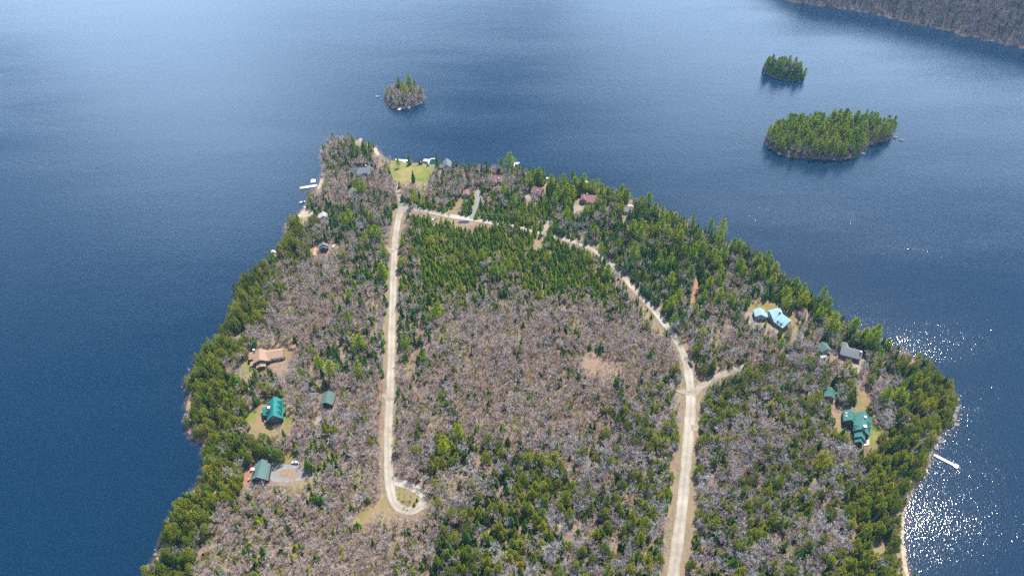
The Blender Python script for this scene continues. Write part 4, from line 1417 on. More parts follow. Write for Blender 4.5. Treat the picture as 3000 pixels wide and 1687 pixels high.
boulder('pale rock at the end of the spit right of the pine island', (2640, 411), 2.4)
boulder('long pale rock on the spit of the pine island', (2622, 404), 2.8)
boulder('pale rock at the notch of the pine island shore', (2528, 451), 2.4)
boulder('pale rock at the lower left of the pine island shore', (2283, 451), 2.6)
boulder('left one of two dark rocks breaking the open lake', (1494, 141), 0.9)
boulder('right one of two dark rocks breaking the open lake', (1498, 139.5), 0.9)
boulder('dark rock in the water off the tip of the point', (1022, 406), 2.2)
boulder('rock left of the point beside the tall bare trees', (938, 441), 1.9)
boulder('dark rock by the stony shore above the lower right dock', (2800, 1243), 2.2)

# brush pile in the clearing
bp_ = on_ground(1777, 1082)
root = tag(empty('brush_pile', tuple(bp_)), 'heap of pale cut branches in the clearing left of the road', 'brush pile')
mb = MB()
for i in range(170):
    a, r_ = rng.uniform(0, 6.28), 7.0 * math.sqrt(rng.uniform(0, 1))
    x, y = r_ * math.cos(a) * 1.2, r_ * math.sin(a)
    z = max(0.1, 1.6 * (1 - r_ / 7.5)) * rng.uniform(0.2, 1)
    d = Vector((rng.normal(), rng.normal(), rng.normal() * .25)).normalized() * rng.uniform(1.2, 2.6)
    mb.tube((x, y, z), (x + d.x, y + d.y, z + d.z + .15), rng.uniform(.06, .16), .04, 4)
tag(mb.build('branches', M['brush'], root), None, None, None, 'stuff')
# fallen birch in the lower left woods
fb = on_ground(798, 1600)
mb = MB()
mb.tube((-5.2, .2, .5), (5.2, -.1, 1.2), .24, .12, 8)
for i in range(5):
    mb.tube((1 + i * .8, 0, .9), (1.6 + i * .9, (-1) ** i * 1.0, 1.3), .06, .02, 4)
tag(mb.build('fallen_birch', M['birchbark'], None, tuple(fb)), 'fallen white birch trunk lying level in the lower left woods', 'log')
mark([(778, 1590), (818, 1590), (818, 1606), (778, 1606)], clear)


# ------------------------------------------------------------------ tree shapes (each variant: trunk mesh data, crown mesh data)
class TB:
    def __init__(self):
        self.V, self.F = [], []

    def tri(self, a, b, c):
        k = len(self.V)
        self.V += [a, b, c]
        self.F.append((k, k + 1, k + 2))

    def quad(self, a, b, c, d):
        k = len(self.V)
        self.V += [a, b, c, d]
        self.F.append((k, k + 1, k + 2, k + 3))

    def tube(self, p, q, r0, r1, n=5):
        p, q = np.array(p, float), np.array(q, float)
        d = q - p
        d /= np.linalg.norm(d) + 1e-9
        a = np.cross(d, [0.31, 0.2, 0.93] if abs(d[2]) < 0.8 else [1, 0.1, 0])
        a /= np.linalg.norm(a)
        b = np.cross(d, a)
        k = len(self.V)
        for c, r in ((p, r0), (q, r1)):
            for i in range(n):
                t = 2 * math.pi * i / n
                self.V.append(c + (a * math.cos(t) + b * math.sin(t)) * r)
        for i in range(n):
            j = (i + 1) % n
            self.F.append((k + i, k + j, k + n + j, k + n + i))

    def blade(self, p, q, w, r):
        p, q = np.array(p, float), np.array(q, float)
        d = q - p
        s = np.cross(d, r.normal(size=3))
        s /= np.linalg.norm(s) + 1e-9
        m = p + d * 0.45
        self.quad(p - s * w * .35, m - s * w * .5, q, m + s * w * .5)


def unit(v):
    return v / (np.linalg.norm(v) + 1e-9)


def spruce_shape(seed, H=12.0, Rm=2.1, base=0.9, step=0.5, nb=8, power=0.9, ragged=0.2):
    r = np.random.default_rng(seed)
    T, K = TB(), TB()
    T.tube((0, 0, -0.6), (0, 0, H * 0.55), 0.17 * H / 12, 0.10 * H / 12, 6)
    T.tube((0, 0, H * 0.55), (0, 0, H * 0.98), 0.10 * H / 12, 0.02, 5)
    z = base
    while z < H - 0.25:
        t = (z - base) / (H - base)
        rad = Rm * (1 - t) ** power * (0.55 + 0.45 * min(1, t * 6 + 0.4)) + 0.08
        n = max(4, int(nb * (0.55 + 0.45 * (1 - t))))
        ph = r.uniform(0, 6.28)
        for i in range(n):
            a = ph + 6.283 * i / n + r.normal(0, .16)
            L_ = rad * (1 + r.normal(0, ragged))
            zz = z + r.normal(0, .12)
            d = np.array([math.cos(a), math.sin(a), 0.0])
            s = np.array([-d[1], d[0], 0.0])
            dr = -0.30 * L_ - 0.05
            up = 0.12 * L_
            w = 0.36 * L_ + 0.10
            c0 = np.array([0, 0, zz]) + d * 0.05
            c1 = np.array([0, 0, zz + up * .4]) + d * L_ * .55
            c2 = np.array([0, 0, zz + dr]) + d * L_
            l1 = c1 + s * w + np.array([0, 0, -.16 * L_ - .05]) + d * r.normal(0, .08)
            r1 = c1 - s * w + np.array([0, 0, -.16 * L_ - .05]) + d * r.normal(0, .08)
            K.tri(c0, l1, c1); K.tri(c0, c1, r1)
            K.tri(c1, l1, c2); K.tri(c1, c2, r1)
        z += step * (1.15 - 0.5 * t) * r.uniform(.85, 1.15)
    K.tri(np.array([.10, 0, H - .9]), np.array([-.06, .09, H - .9]), np.array([0, 0, H]))
    K.tri(np.array([-.06, .09, H - .9]), np.array([-.06, -.09, H - .9]), np.array([0, 0, H]))
    return T, K


def clump(K, c, out, size, n, r):
    """a tuft of leaf-sized faces spreading outward and up from c"""
    for _ in range(n):
        d = unit(out + r.normal(0, .75, 3))
        s = unit(np.cross(d, np.array([0, 0, 1.0]) + r.normal(0, .45, 3)))
        ln = size * r.uniform(.65, 1.2)
        w = size * r.uniform(.28, .5)
        b = c + r.normal(0, size * .18, 3)
        K.tri(b - s * w * .55, b + d * ln * .55 + s * w, b + d * ln)
        K.tri(b - s * w * .55, b + d * ln, b + d * ln * .6 - s * w * .8)


def cedar_shape(seed, H=11.0, Rm=2.9, base=0.6, n=420, top=0.72, size=0.62):
    r = np.random.default_rng(seed)
    T, K = TB(), TB()
    T.tube((0, 0, -0.6), (0, 0, H * 0.5), 0.2, 0.12, 6)
    T.tube((0, 0, H * 0.5), (0, 0, H * 0.95), 0.12, 0.03, 5)
    lob = r.uniform(0, 6.28, 4)
    for i in range(n):
        t = 1 - math.sqrt(r.uniform(0.0, 1)) if r.uniform() < .55 else r.uniform(0, 1)
        t = min(max(t, 0.01), 0.985)
        prof = (1 - t ** 1.25) ** top * (0.62 + 0.38 * min(1, t / .22))
        a = r.uniform(0, 6.283)
        lump = 1 + .22 * math.sin(3 * a + lob[0] + 5 * t) + .16 * math.sin(5 * a + lob[1] - 9 * t) + .12 * math.sin(13 * t + lob[2] + 2 * a)
        rad = Rm * prof * lump * (r.uniform(.25, 1) ** .35)
        c = np.array([math.cos(a) * rad, math.sin(a) * rad, base + t * (H - base)])
        out = unit(np.array([math.cos(a), math.sin(a), 0.55 + 1.0 * t]))
        clump(K, c, out, size * (1 - .35 * t), 3, r)
    return T, K


def pine_shape(seed, H=18.0, Rm=3.9, base=4.0):
    r = np.random.default_rng(seed)
    T, K = TB(), TB()
    lean = r.normal(0, .25, 2)
    ax = lambda z: np.array([lean[0] * (z / H) ** 2, lean[1] * (z / H) ** 2, z])
    zs = np.linspace(-.6, H * .97, 6)
    for a, b in zip(zs[:-1], zs[1:]):
        T.tube(ax(a), ax(b), .26 * (1 - .85 * max(a, 0) / H), .26 * (1 - .85 * b / H), 6)
    z = base
    while z < H - .4:
        t = (z - base) / (H - base)
        rad = Rm * (0.55 + .45 * math.sin(math.pi * min(1, t * 1.1 + .15))) * (1 - t ** 2.2) + .45
        nb = r.integers(4, 7)
        ph = r.uniform(0, 6.28)
        for i in range(nb):
            a = ph + 6.283 * i / nb + r.normal(0, .25)
            L_ = rad * r.uniform(.6, 1.2)
            d = np.array([math.cos(a), math.sin(a), 0.10 + .25 * t])
            p0 = ax(z)
            p1 = p0 + d * L_
            T.tube(p0, p0 + d * L_ * .8, .06, .02, 3)
            m = 5
            for k in range(m):
                u = .35 + .65 * k / (m - 1)
                c = p0 + d * L_ * u + r.normal(0, .12, 3) + np.cross(d, [0, 0, 1]) * r.normal(0, .22 * L_ * (1.15 - u))
                clump(K, c, unit(np.array([d[0] * .7, d[1] * .7, .8])), .72, 3, r)
        z += r.uniform(.75, 1.15)
    clump(K, ax(H - .5), np.array([0, 0, 1.0]), .8, 6, r)
    return T, K


def bare_shape(seed, H=11.0, Rm=3.2, limbs=9, sub=7, twigs=11, tw=0.072, fork=0.30, buds=0, upright=0.0, trunk_r=.17, up_tw=.35):
    """leafless hardwood: trunk, ascending limbs, and a rounded haze of twigs"""
    r = np.random.default_rng(seed)
    T, K = TB(), TB()
    lean = r.normal(0, .35, 2)
    ax = lambda z: np.array([lean[0] * (z / H), lean[1] * (z / H), z])
    zf = H * fork
    T.tube(ax(-.6), ax(zf), trunk_r, trunk_r * .8, 6)
    T.tube(ax(zf), ax(H * .8), trunk_r * .8, trunk_r * .25, 5)
    for i in range(limbs):
        a = 6.283 * (i * .618) + r.normal(0, .2)
        t = i / limbs
        p0 = ax(zf + (H * .42) * t * r.uniform(.8, 1.1))
        zc = H * r.uniform(.62, .96)
        k = math.sqrt(max(0.05, 1 - ((zc / H - .62) / .42) ** 2)) * (1 - upright)
        rr = Rm * k * r.uniform(.55, 1.05)
        p1 = np.array([math.cos(a) * rr, math.sin(a) * rr, zc]) + np.array([*ax(zc)[:2], 0])
        mid = p0 * .5 + p1 * .5 + np.array([math.cos(a), math.sin(a), -.3]) * .3
        T.tube(p0, mid, trunk_r * .5, trunk_r * .33, 4)
        T.tube(mid, p1, trunk_r * .33, trunk_r * .12, 3)
        for j in range(sub):
            u = r.uniform(.15, 1.0)
            q0 = (p0 * (1 - u * 2) + mid * (u * 2)) if u < .5 else (mid * (2 - 2 * u) + p1 * (2 * u - 1))
            d = unit(unit(p1 - p0) * .7 + unit(r.normal(size=3)) * .85 + np.array([0, 0, .35]))
            L_ = Rm * .42 * r.uniform(.5, 1.1)
            q1_ = q0 + d * L_
            K.blade(q0, q1_, tw * 1.1, r)
            for m in range(twigs):
                v = r.uniform(.1, 1.0)
                s0 = q0 + d * L_ * v
                e = unit(d * .55 + unit(r.normal(size=3)) * .9 + np.array([0, 0, up_tw]))
                K.blade(s0, s0 + e * r.uniform(.5, 1.15) * Rm * .24, tw, r)
                if buds and r.uniform() < buds:
                    clump(K, s0 + e * .5, e, .34, 1, r)
    return T, K


SPEC = {
    'spruce': dict(var=[spruce_shape(1, 13, 2.1), spruce_shape(2, 13, 1.8, ragged=.26), spruce_shape(3, 13, 2.4, power=.8), spruce_shape(4, 13, 1.5, ragged=.3)], h=13, tm='darkbark', cm='spruce', name='spruce_tree', cat='spruce tree'),
    'young': dict(var=[spruce_shape(11, 7, 1.8, .3, .42, 8), spruce_shape(12, 7, 1.55, .3, .42, 8, ragged=.25), spruce_shape(13, 7, 2.0, .3, .42, 8, power=.8)], h=7, tm='darkbark', cm='young', name='young_fir', cat='fir tree'),
    'cedar': dict(var=[cedar_shape(21), cedar_shape(22, 11, 2.3, top=.85), cedar_shape(23, 11, 3.1, top=.62), cedar_shape(24, 11, 2.6, top=.75)], h=11, tm='darkbark', cm='cedar', name='cedar_tree', cat='cedar tree'),
    'pine': dict(var=[pine_shape(31), pine_shape(32, 18, 3.4, 5), pine_shape(33, 18, 4.3, 3)], h=18, tm='darkbark', cm='pine', name='pine_tree', cat='pine tree'),
    'bare': dict(var=[bare_shape(41), bare_shape(42, 11, 2.7, upright=.2), bare_shape(43, 11, 3.5, 10), bare_shape(44, 11, 2.2, 8, upright=.35), bare_shape(45, 11, 3.0)], h=11, tm='bark', cm='bare', name='bare_tree', cat='bare tree'),
    'grey': dict(var=[bare_shape(51, 11, 3.3, 10, 7, 12, .085), bare_shape(52, 11, 2.8, 9, 7, 12, .085), bare_shape(53, 11, 3.7, 11, 7, 12, .09)], h=11, tm='bark', cm='greybare', name='grey_maple', cat='bare tree'),
    'bud': dict(var=[bare_shape(61, 9.5, 2.5, 9, 6, 8, .07, buds=.6), bare_shape(62, 9.5, 2.1, 8, 6, 8, .07, buds=.6, upright=.2), bare_shape(63, 9.5, 2.8, 9, 6, 8, .07, buds=.7)], h=9.5, tm='bark', cm='bud', name='budding_tree', cat='budding tree'),
    'birch': dict(var=[bare_shape(71, 12.5, 2.1, 8, 5, 5, .08, .45, 0, .25, .14), bare_shape(72, 12.5, 1.8, 7, 5, 5, .08, .5, 0, .35, .13)], h=12.5, tm='birchbark', cm='birch', name='birch_tree', cat='birch tree'),
    'far': dict(var=[bare_shape(81, 13, 3.8, 9, 6, 6, .22), bare_shape(82, 13, 3.2, 8, 6, 6, .22), bare_shape(83, 13, 4.3, 9, 6, 6, .24)], h=13, tm='bark', cm='farbare', name='far_tree', cat='bare tree'),
}
for s, d in SPEC.items():
    d['trunk'], d['crown'], d['full'] = [], [], []
    for i, (T, K) in enumerate(d['var']):
        d['trunk'].append(mesh_from(s + '_trunk', T.V, T.F, M[d['tm']]))
        d['crown'].append(mesh_from(s + '_crown', K.V, K.F, L[d['cm']]))
        n = len(T.V)
        F = [tuple(f_) for f_ in T.F] + [tuple(x + n for x in f_) for f_ in K.F]
        me = mesh_from(s + '_whole', list(T.V) + list(K.V), F, [M[d['tm']], L[d['cm']]], [0] * len(T.F) + [1] * len(K.F))
        d['full'].append(bpy.data.objects.new(s + '_shape', me))


# ------------------------------------------------------------------ where trees grow
GRID = {
    4: '         mmllmmmMMM           ',
    5: '        cbmbbmmmMMMMm         ',
    6: '       ccmmmssssMmmMMMM       ',
    7: '      cccbmmsssssMMMMMmM      ',
    8: '     cccbbmmssmsssmMMmMMM     ',
    9: '     ccbbbmmmbbbbbbmmmbmmMMm  ',
    10: '    cccbbmmmmbbbbbbbobbBBmmMcc',
    11: '    cccmbmbbbbbbbbbBoBBBBBMccc',
    12: '    cccbbBBbbbbbbbBBBBBBBBBcccc',
    13: '    ccccbmbbBmBoBBBBBBBBBoocccc',
    14: '   ccccbbbbbbBoooBooBBBooocccc',
    15: '   cccbbbbbbboooooooBBBBooccccc',
    16: '   ccbbbbbbbooooooooBBBooccccc',
    17: '   ccbbbbbbbooooooooBBBooccccc',
}
MIX = {   # acceptance on a 2.7 m raster, then shares of each kind
    's': (.95, dict(young=.80, spruce=.12, bare=.012, bud=.045, cedar=.03)),
    'm': (.70, dict(spruce=.34, young=.10, bare=.34, grey=.06, bud=.09, pine=.015, birch=.045, cedar=.02)),
    'M': (.82, dict(spruce=.50, young=.22, bare=.10, grey=.04, bud=.04, cedar=.06, pine=.04)),
    'b': (.94, dict(bare=.59, grey=.05, bud=.19, young=.09, spruce=.04, birch=.04)),
    'B': (.86, dict(grey=.31, bare=.22, bud=.11, cedar=.16, young=.13, spruce=.07)),
    'o': (.78, dict(cedar=.26, spruce=.14, young=.20, bare=.14, grey=.19, bud=.07)),
    'c': (.52, dict(cedar=.68, spruce=.17, young=.07, bare=.04, grey=.04)),
    'l': (.03, dict(spruce=.5, bare=.5)),
}
HR = dict(spruce=(8, 15), young=(4.6, 8.8), cedar=(8.5, 15), pine=(14, 21), bare=(7.5, 12.5), grey=(8, 12), bud=(5, 9.5), birch=(10, 14.5), far=(10, 16))
trees = []      # species, x, y, z, height, variant, rot, widen


def plant(sp, x, y, z, hh, wide=None):
    trees.append([sp, x, y, z, hh, int(rng.integers(len(SPEC[sp]['var']))), float(rng.uniform(0, 6.283)), float(rng.uniform(.85, 1.18)) if wide is None else wide])


def fits(x, y, z, hh):
    P = np.array([[x, y, z], [x, y, z + .35 * hh], [x, y, z + .65 * hh], [x, y, z + .95 * hh]])
    q = proj(P)
    if lookup(noroot, q[:1, 0], q[:1, 1])[0]:
        return -1
    return int(lookup(clear, q[:, 0], q[:, 1]).any())


FEATURE = [
    ('spruce', (1282, 498), 21, 'tall dark spruce at the right edge of the bright lawn'),
    ('spruce', (1212, 534), 15, 'dark spruce standing in the middle of the bright lawn'),
    ('spruce', (1200, 483), 13, 'thin dark spruce on the shore edge of the bright lawn'),
    ('pine', (1168, 492), 11, 'rounded olive pine near the shore docks of the lawn'),
    ('pine', (1132, 514), 13, 'bright rounded pine between the slate-roofed house and the lawn'),
    ('spruce', (1068, 456), 19, 'broad dark spruce towering over the tip of the point'),
    ('spruce', (1171, 550), 9, 'small dark spruce at the lower left of the bright lawn'),
    ('spruce', (1262, 530), 10, 'small spruce at the lower right of the bright lawn'),
    ('pine', (1494, 503), 22, 'tallest bright pine beside the white dock of the far shore'),
    ('pine', (1470, 502), 15, 'second bright pine left of the tallest far shore pine'),
    ('pine', (1677, 538), 15, 'bright pine standing over the far shore right of the brown-red roof'),
    ('spruce', (1592, 524), 14, 'lone thin spruce by the small white far shore dock'),
    ('pine', (2297, 886), 16, 'bushy green pine above the light blue roofed house'),
    ('pine', (2342, 906), 18, 'golden pine right of the light blue roofed house'),
    ('spruce', (2385, 915), 16, 'dark spruce right of the golden pine'),
    ('pine', (2427, 974), 22, 'largest pine on the right shore below the golden pine'),
    ('pine', (2556, 996), 17, 'broad bright pine on the shore above the long grey roof'),
    ('pine', (2280, 1030), 14, 'round green pine standing alone below the blue-roofed house'),
    ('pine', (2451, 1024), 11, 'small golden pine between the two grey roofs'),
    ('pine', (2355, 1078), 13, 'wide bright pine below the grey gabled garage'),
    ('pine', (2047, 762), 20, 'tall twin-crowned pine over the reddish path'),
    ('pine', (2109, 694), 20, 'tall dark-backed pine rising from the upper right shore'),
    ('pine', (2078, 678), 14, 'lower pine beside the tall upper right shore pine'),
    ('pine', (2243, 772), 15, 'bright pine midway along the right shore'),
    ('pine', (2250, 800), 14, 'bright pine just inside the right shore trees'),
    ('pine', (2405, 880), 15, 'slim bright pine at the right shore above the golden pine'),
    ('birch', (2221, 878), 15, 'leaning white birch above the light blue roofed house'),
    ('cedar', (2060, 1234), 10, 'lone egg-shaped cedar on the right verge of the road'),
    ('spruce', (1948, 1000), 14, 'dark spruce crowding the left side of the curving road'),
    ('grey', (1722, 866), 9, 'pale round bare tree among the dense young firs'),
    ('spruce', (2060, 1404), 12, 'dark bushy spruce on the right verge of the lower road'),
    ('bud', (1592, 704), 8, 'yellow-green budding tree beside the upper road lane'),
    ('spruce', (1250, 1408), 9, 'dark spruce on the upper edge of the road loop'),
    ('spruce', (1228, 1405), 9, 'leftmost dark spruce above the road loop'),
    ('spruce', (1268, 1410), 8, 'rightmost dark spruce above the road loop'),
    ('bare', (1192, 1478), 7, 'bare tree standing inside the road loop'),
    ('young', (1214, 1480), 4, 'small dark fir bush inside the road loop'),
    ('bud', (1172, 1455), 4, 'low budding bush at the upper left inside the road loop'),
    ('bare', (1205, 1462), 6, 'slim bare tree at the middle of the road loop'),
    ('grey', (1185, 1462), 5, 'small silver bare tree inside the road loop'),
    ('young', (1222, 1466), 3.5, 'rightmost low fir inside the road loop'),
    ('bud', (1196, 1488), 3.5, 'low budding bush at the bottom inside the road loop'),
]
feature_at = []
for sp, px, hh, lab in FEATURE:
    p = on_ground(*px)
    plant(sp, p[0], p[1], p[2], hh, 1.05 if sp != 'pine' else 1.15)
    trees[-1].append(lab)
    feature_at.append((p[0], p[1], 2.6))
feature_at = np.array(feature_at)

# the main land
st = 2.7
xs = np.arange(bb0[0], bb1[0], st)
ys = np.arange(110, bb1[1], st)
X, Y = np.meshgrid(xs, ys)
P = np.stack([X.ravel(), Y.ravel()], 1) + rng.uniform(-1.15, 1.15, (X.size, 2))
D = sd_main(P)
P = P[D > 0.7]
D = D[D > 0.7]
Z = ground(P)
PX = proj(np.column_stack([P, Z]))
near = np.sqrt(((P[:, None, :] - feature_at[None, :, :2]) ** 2).sum(2)).min(1)
U = rng.uniform(0, 1, (len(P), 4))
cl1 = wob(P, 11.0)
cl2 = wob(P + 200, 26.0)
for i in range(len(P)):
    x, y = P[i]
    px, py = PX[i, 0], PX[i, 1]
    if px < -160 or px > 3160 or py > 1960 or near[i] < 2.4:
        continue
    # code of the neighbourhood, blurred a little
    jx, jy = px + (U[i, 1] - .5) * 90, py + (U[i, 2] - .5) * 80
    row = GRID[int(min(17, max(4, jy // 99.3)))]
    cidx = int(min(len(row) - 1, max(0, jx // 100)))
    code = row[cidx]
    d = D[i]
    if d < 26 + 10 * cl1[i] and px < 800 and py > 600:
        code = 'c'
    if d < 30 + 10 * cl1[i] and px > 2450 and py > 1080:
        code = 'c'
    if d < 22 and 1500 < px < 2600 and py < 1080:
        code = 'M'
    if code == ' ':
        code = 'c' if d < 30 else 'm'
    acc, mix = MIX[code]
    if U[i, 0] > acc * (1 + (.05 if code in 'sM' else .40) * cl1[i]):
        continue
    ks = list(mix)
    w = np.array([mix[k] for k in ks])
    con = np.array([k in ('spruce', 'young', 'cedar', 'pine') for k in ks])
    w = w if code == 's' else w * np.where(con, np.exp(.7 * cl2[i] + .5 * cl1[i]), np.exp(-.4 * cl2[i]))
    if code in 'Mm' and d < 45 and px > 1500 and 'pine' in mix:
        w[ks.index('pine')] *= 2.6
    w /= w.sum()
    sp = ks[int(np.searchsorted(np.cumsum(w), U[i, 3] * .9999))]
    lo, hi = HR[sp]
    hh = lo + (hi - lo) * rng.beta(1.3, 1.5)
    if code == 's' and sp in ('spruce', 'bare'):
        hh *= .68
    if d < 5:
        hh *= .72
    z = Z[i]
    r_ = fits(x, y, z, hh)
    if r_ < 0:
        continue
    if r_ == 1:
        hh *= .42
        if U[i, 2] > .6 or fits(x, y, z, hh) != 0:
            continue
        if sp == 'pine':
            sp = 'young'
    plant(sp, x, y, z, hh)
n_main = len(trees)

# the islands
ISL_MIX = [dict(bare=.72, birch=.08, spruce=.14, pine=.06), dict(spruce=.80, pine=.12, bare=.08), dict(pine=.36, bare=.42, spruce=.08, bud=.10, grey=.04)]
isl_of = {}
for k in range(3):
    b0, b1 = isl_poly[k].min(0), isl_poly[k].max(0)
    st = (2.6, 2.4, 3.4)[k]
    X, Y = np.meshgrid(np.arange(b0[0], b1[0], st), np.arange(b0[1], b1[1], st))
    P = np.stack([X.ravel(), Y.ravel()], 1) + rng.uniform(-1.2, 1.2, (X.size, 2))
    D = sd_isl(P, k)
    P, D = P[D > 0.5], D[D > 0.5]
    Z = h_of(D, 'island')
    ks = list(ISL_MIX[k])
    w = np.array([ISL_MIX[k][a] for a in ks])
    for (x, y), z, d in zip(P, Z, D):
        if rng.uniform() > .92:
            continue
        sp = ks[int(rng.choice(len(ks), p=w / w.sum()))]
        lo, hi = HR[sp]
        hh = rng.uniform(lo, hi) * (.72 if d < 2.5 else .92 if d < 6 else 1.0) * (.95, 1.0, 1.0)[k]
        isl_of[len(trees)] = k
        plant(sp, x, y, z, hh)
    if k == 0:
        for px, hh in (((1204, 268), 17), ((1138, 286), 12), ((1235, 284), 13)):
            q = unproj(px[0], px[1], 2.0)
            isl_of[len(trees)] = 0
            plant('pine', q[0], q[1], 1.8, hh)
n_isl = len(trees)

# the far hillside
st = 5.2
X, Y = np.meshgrid(np.arange(340, 1200, st), np.arange(860, 1560, st))
P = np.stack([X.ravel(), Y.ravel()], 1) + rng.uniform(-2.2, 2.2, (X.size, 2))
D = sd_far(P)
P, D = P[D > 2.5], D[D > 2.5]
Z = h_of(D, 'far')
q = proj(np.column_stack([P, Z]))
ok = (q[:, 0] > 2150) & (q[:, 0] < 3200) & (q[:, 1] > -130)
for (x, y), z, d, c in zip(P[ok], Z[ok], D[ok], wob(P[ok], 35.0)):
    u = rng.uniform()
    sp = 'spruce' if u < .11 + .12 * c else 'bud' if u < .14 else 'far'
    lo, hi = HR[sp]
    plant(sp, x, y, z, rng.uniform(lo, hi) * (1.25 if sp == 'bud' else 1.0) * (.75 if d < 7 else 1))

# ------------------------------------------------------------------ trees as objects
pos = np.array([[t[1], t[2], t[3]] for t in trees])
hts = np.array([t[4] for t in trees])
P2 = proj(pos + np.column_stack([0 * hts, 0 * hts, hts * .5]))
size_px = P2[:, 2] * hts
inframe = (P2[:, 0] > 8) & (P2[:, 0] < PW - 8) & (P2[:, 1] > 5) & (P2[:, 1] < PH - 12)
species = np.array([t[0] for t in trees])
idx = np.arange(len(trees))
LOOK = dict(spruce='dark spruce', young='bright young fir', cedar='olive cedar', pine='yellow-green pine',
            bare='pinkish bare hardwood', grey='silver bare maple', bud='budding hardwood', birch='white birch')
LAND = HOUSES + [('the road loop', (1200, 1470)), ('the blue pickup', (2022, 1066)), ('the right dock', (2736, 1335)), ('the sand beach', (2648, 1600)),
                 ('the fallen birch', (798, 1600)), ('the brush pile', (1777, 1080)), ('the road fork', (2025, 1150)), ('the silver car', (866, 1354)),
                 ('the straight road turnout', (1140, 1165)), ('the egg-shaped cedar', (2060, 1220)), ('the lower left corner', (430, 1660)),
                 ('the road bottom', (1972, 1660)), ('the forked dock', (795, 737)), ('the red dirt yard', (720, 1410)), ('the pale round maple', (1722, 866)),
                 ('the picture bottom centre', (1450, 1670)), ('the lower right corner', (2500, 1670)), ('the upper road entrance', (1935, 905))]
land_w = np.array([on_ground(*p)[:2] for _, p in LAND])
ORD = ['nearest', 'second nearest', 'third nearest', 'fourth nearest', 'fifth nearest']
NTH = ['leftmost', 'second from left', 'third from left', 'fourth from left', 'fifth from left', 'sixth from left', 'seventh from left', 'eighth from left',
       'ninth from left', 'tenth from left', 'eleventh from left', 'twelfth from left', 'thirteenth from left', 'fourteenth from left', 'fifteenth from left', 'sixteenth from left', 'seventeenth from left', 'eighteenth from left', 'nineteenth from left', 'twentieth from left', 'twenty-first from left']


def area(px, py):
    if py < 620:
        return 'on the tip of the point' if px < 1350 else 'along the upper far shore'
    if px < 780 and py > 640 and px < 560 + max(0, (1100 - py)) * .45 + 160:
        return 'in the evergreen belt along the left shore'
    if px < 1140:
        return 'between the left shore houses and straight road' if py < 1330 else 'in the woods at the lower left'
    if px > 2500 and py > 1050:
        return 'in the evergreen belt along the lower right shore'
    if px > 2020:
        return 'in the woods right of the curving road' if py > 1100 else 'in the woods along the right shore'
    if py < 900:
        return 'in the dense young evergreens between the two roads'
    if py < 1330:
        return 'in the bare woods between the two roads'
    return 'in the mixed woods at the bottom between the roads'


ISLN = ['on the upper left island', 'on the small dark island', 'on the large pine island']
single = np.zeros(len(trees), bool)
for sp in LOOK:
    s = idx[(species == sp) & inframe]
    feat = [i for i in s if len(trees[i]) > 8]
    isl = [i for i in s if i in isl_of]
    mainl = [i for i in s if i < n_main and len(trees[i]) <= 8]
    mainl.sort(key=lambda i: -size_px[i])
    cap = 300
    isl.sort(key=lambda i: -size_px[i])
    isl = isl[:90]
    take = feat + isl + mainl[:max(0, cap - len(feat) - len(isl))]
    single[take] = True

labels = {}
for sp in LOOK:
    s = idx[(species == sp)]
    s_main = s[s < n_main]
    # ordinals by distance to landmarks
    best = {}
    for li, (nm, _) in enumerate(LAND):
        dd = np.linalg.norm(pos[s_main][:, :2] - land_w[li], axis=1)
        for rank, j in enumerate(np.argsort(dd)[:5]):
            i = int(s_main[j])
            if dd[j] < 75 and single[i] and (i not in best or rank < best[i][0]):
                best[i] = (rank, li)
    for i, (rank, li) in best.items():
        labels[i] = f"{LOOK[sp]}, {ORD[rank]} to {LAND[li][0]}"
for i in idx[single]:
    t = trees[i]
    lo, hi = HR[t[0]]
    f_ = (t[4] - lo) / (hi - lo)
    sz = 'small ' if f_ < .3 else 'tall ' if f_ > .62 else 'medium '
    wd = 'slim ' if t[7] < .96 else 'broad ' if t[7] > 1.07 else ''
    if len(t) > 8:
        labels[i] = t[8]
    elif i in isl_of:
        k = isl_of[i]
        c = isl_poly[k].mean(0)
        half = (isl_poly[k].max(0) - isl_poly[k].min(0)) / 2
        dx, dy = (pos[i, 0] - c[0]) / half[0], (pos[i, 1] - c[1]) / half[1]
        pl = 'near shore' if dy < -.3 else 'far shore' if dy > .3 else 'middle'
        en = 'left part' if dx < -.33 else 'right part' if dx > .33 else 'central part'
        labels[i] = f"{sz}{wd}{LOOK[t[0]]} {ISLN[k]}, {pl}, {en}"
    elif i not in labels:
        a, b = np.argsort(np.linalg.norm(land_w - pos[i, :2], axis=1))[:2]
        labels[i] = f"{sz}{wd}{LOOK[t[0]]} between {LAND[a][0]} and {LAND[b][0]}"
same = {}
for i in idx[single]:
    same.setdefault(labels[i], []).append(i)
for lab, ii in same.items():
    if 1 < len(ii) <= 22:
        for n_, i in enumerate(sorted(ii, key=lambda j: P2[j, 0])):
            w_ = NTH[n_] if n_ < len(ii) - 1 or n_ == 0 else 'rightmost'
            full = f"{lab}, {w_}"
            if len(full.replace('-', ' ').split()) > 16:
                full = full.replace(' and the ', ' and ').replace('between the ', 'between ')
            if len(full.replace('-', ' ').split()) > 16:
                full = full.replace(' from left', '')
            labels[i] = full
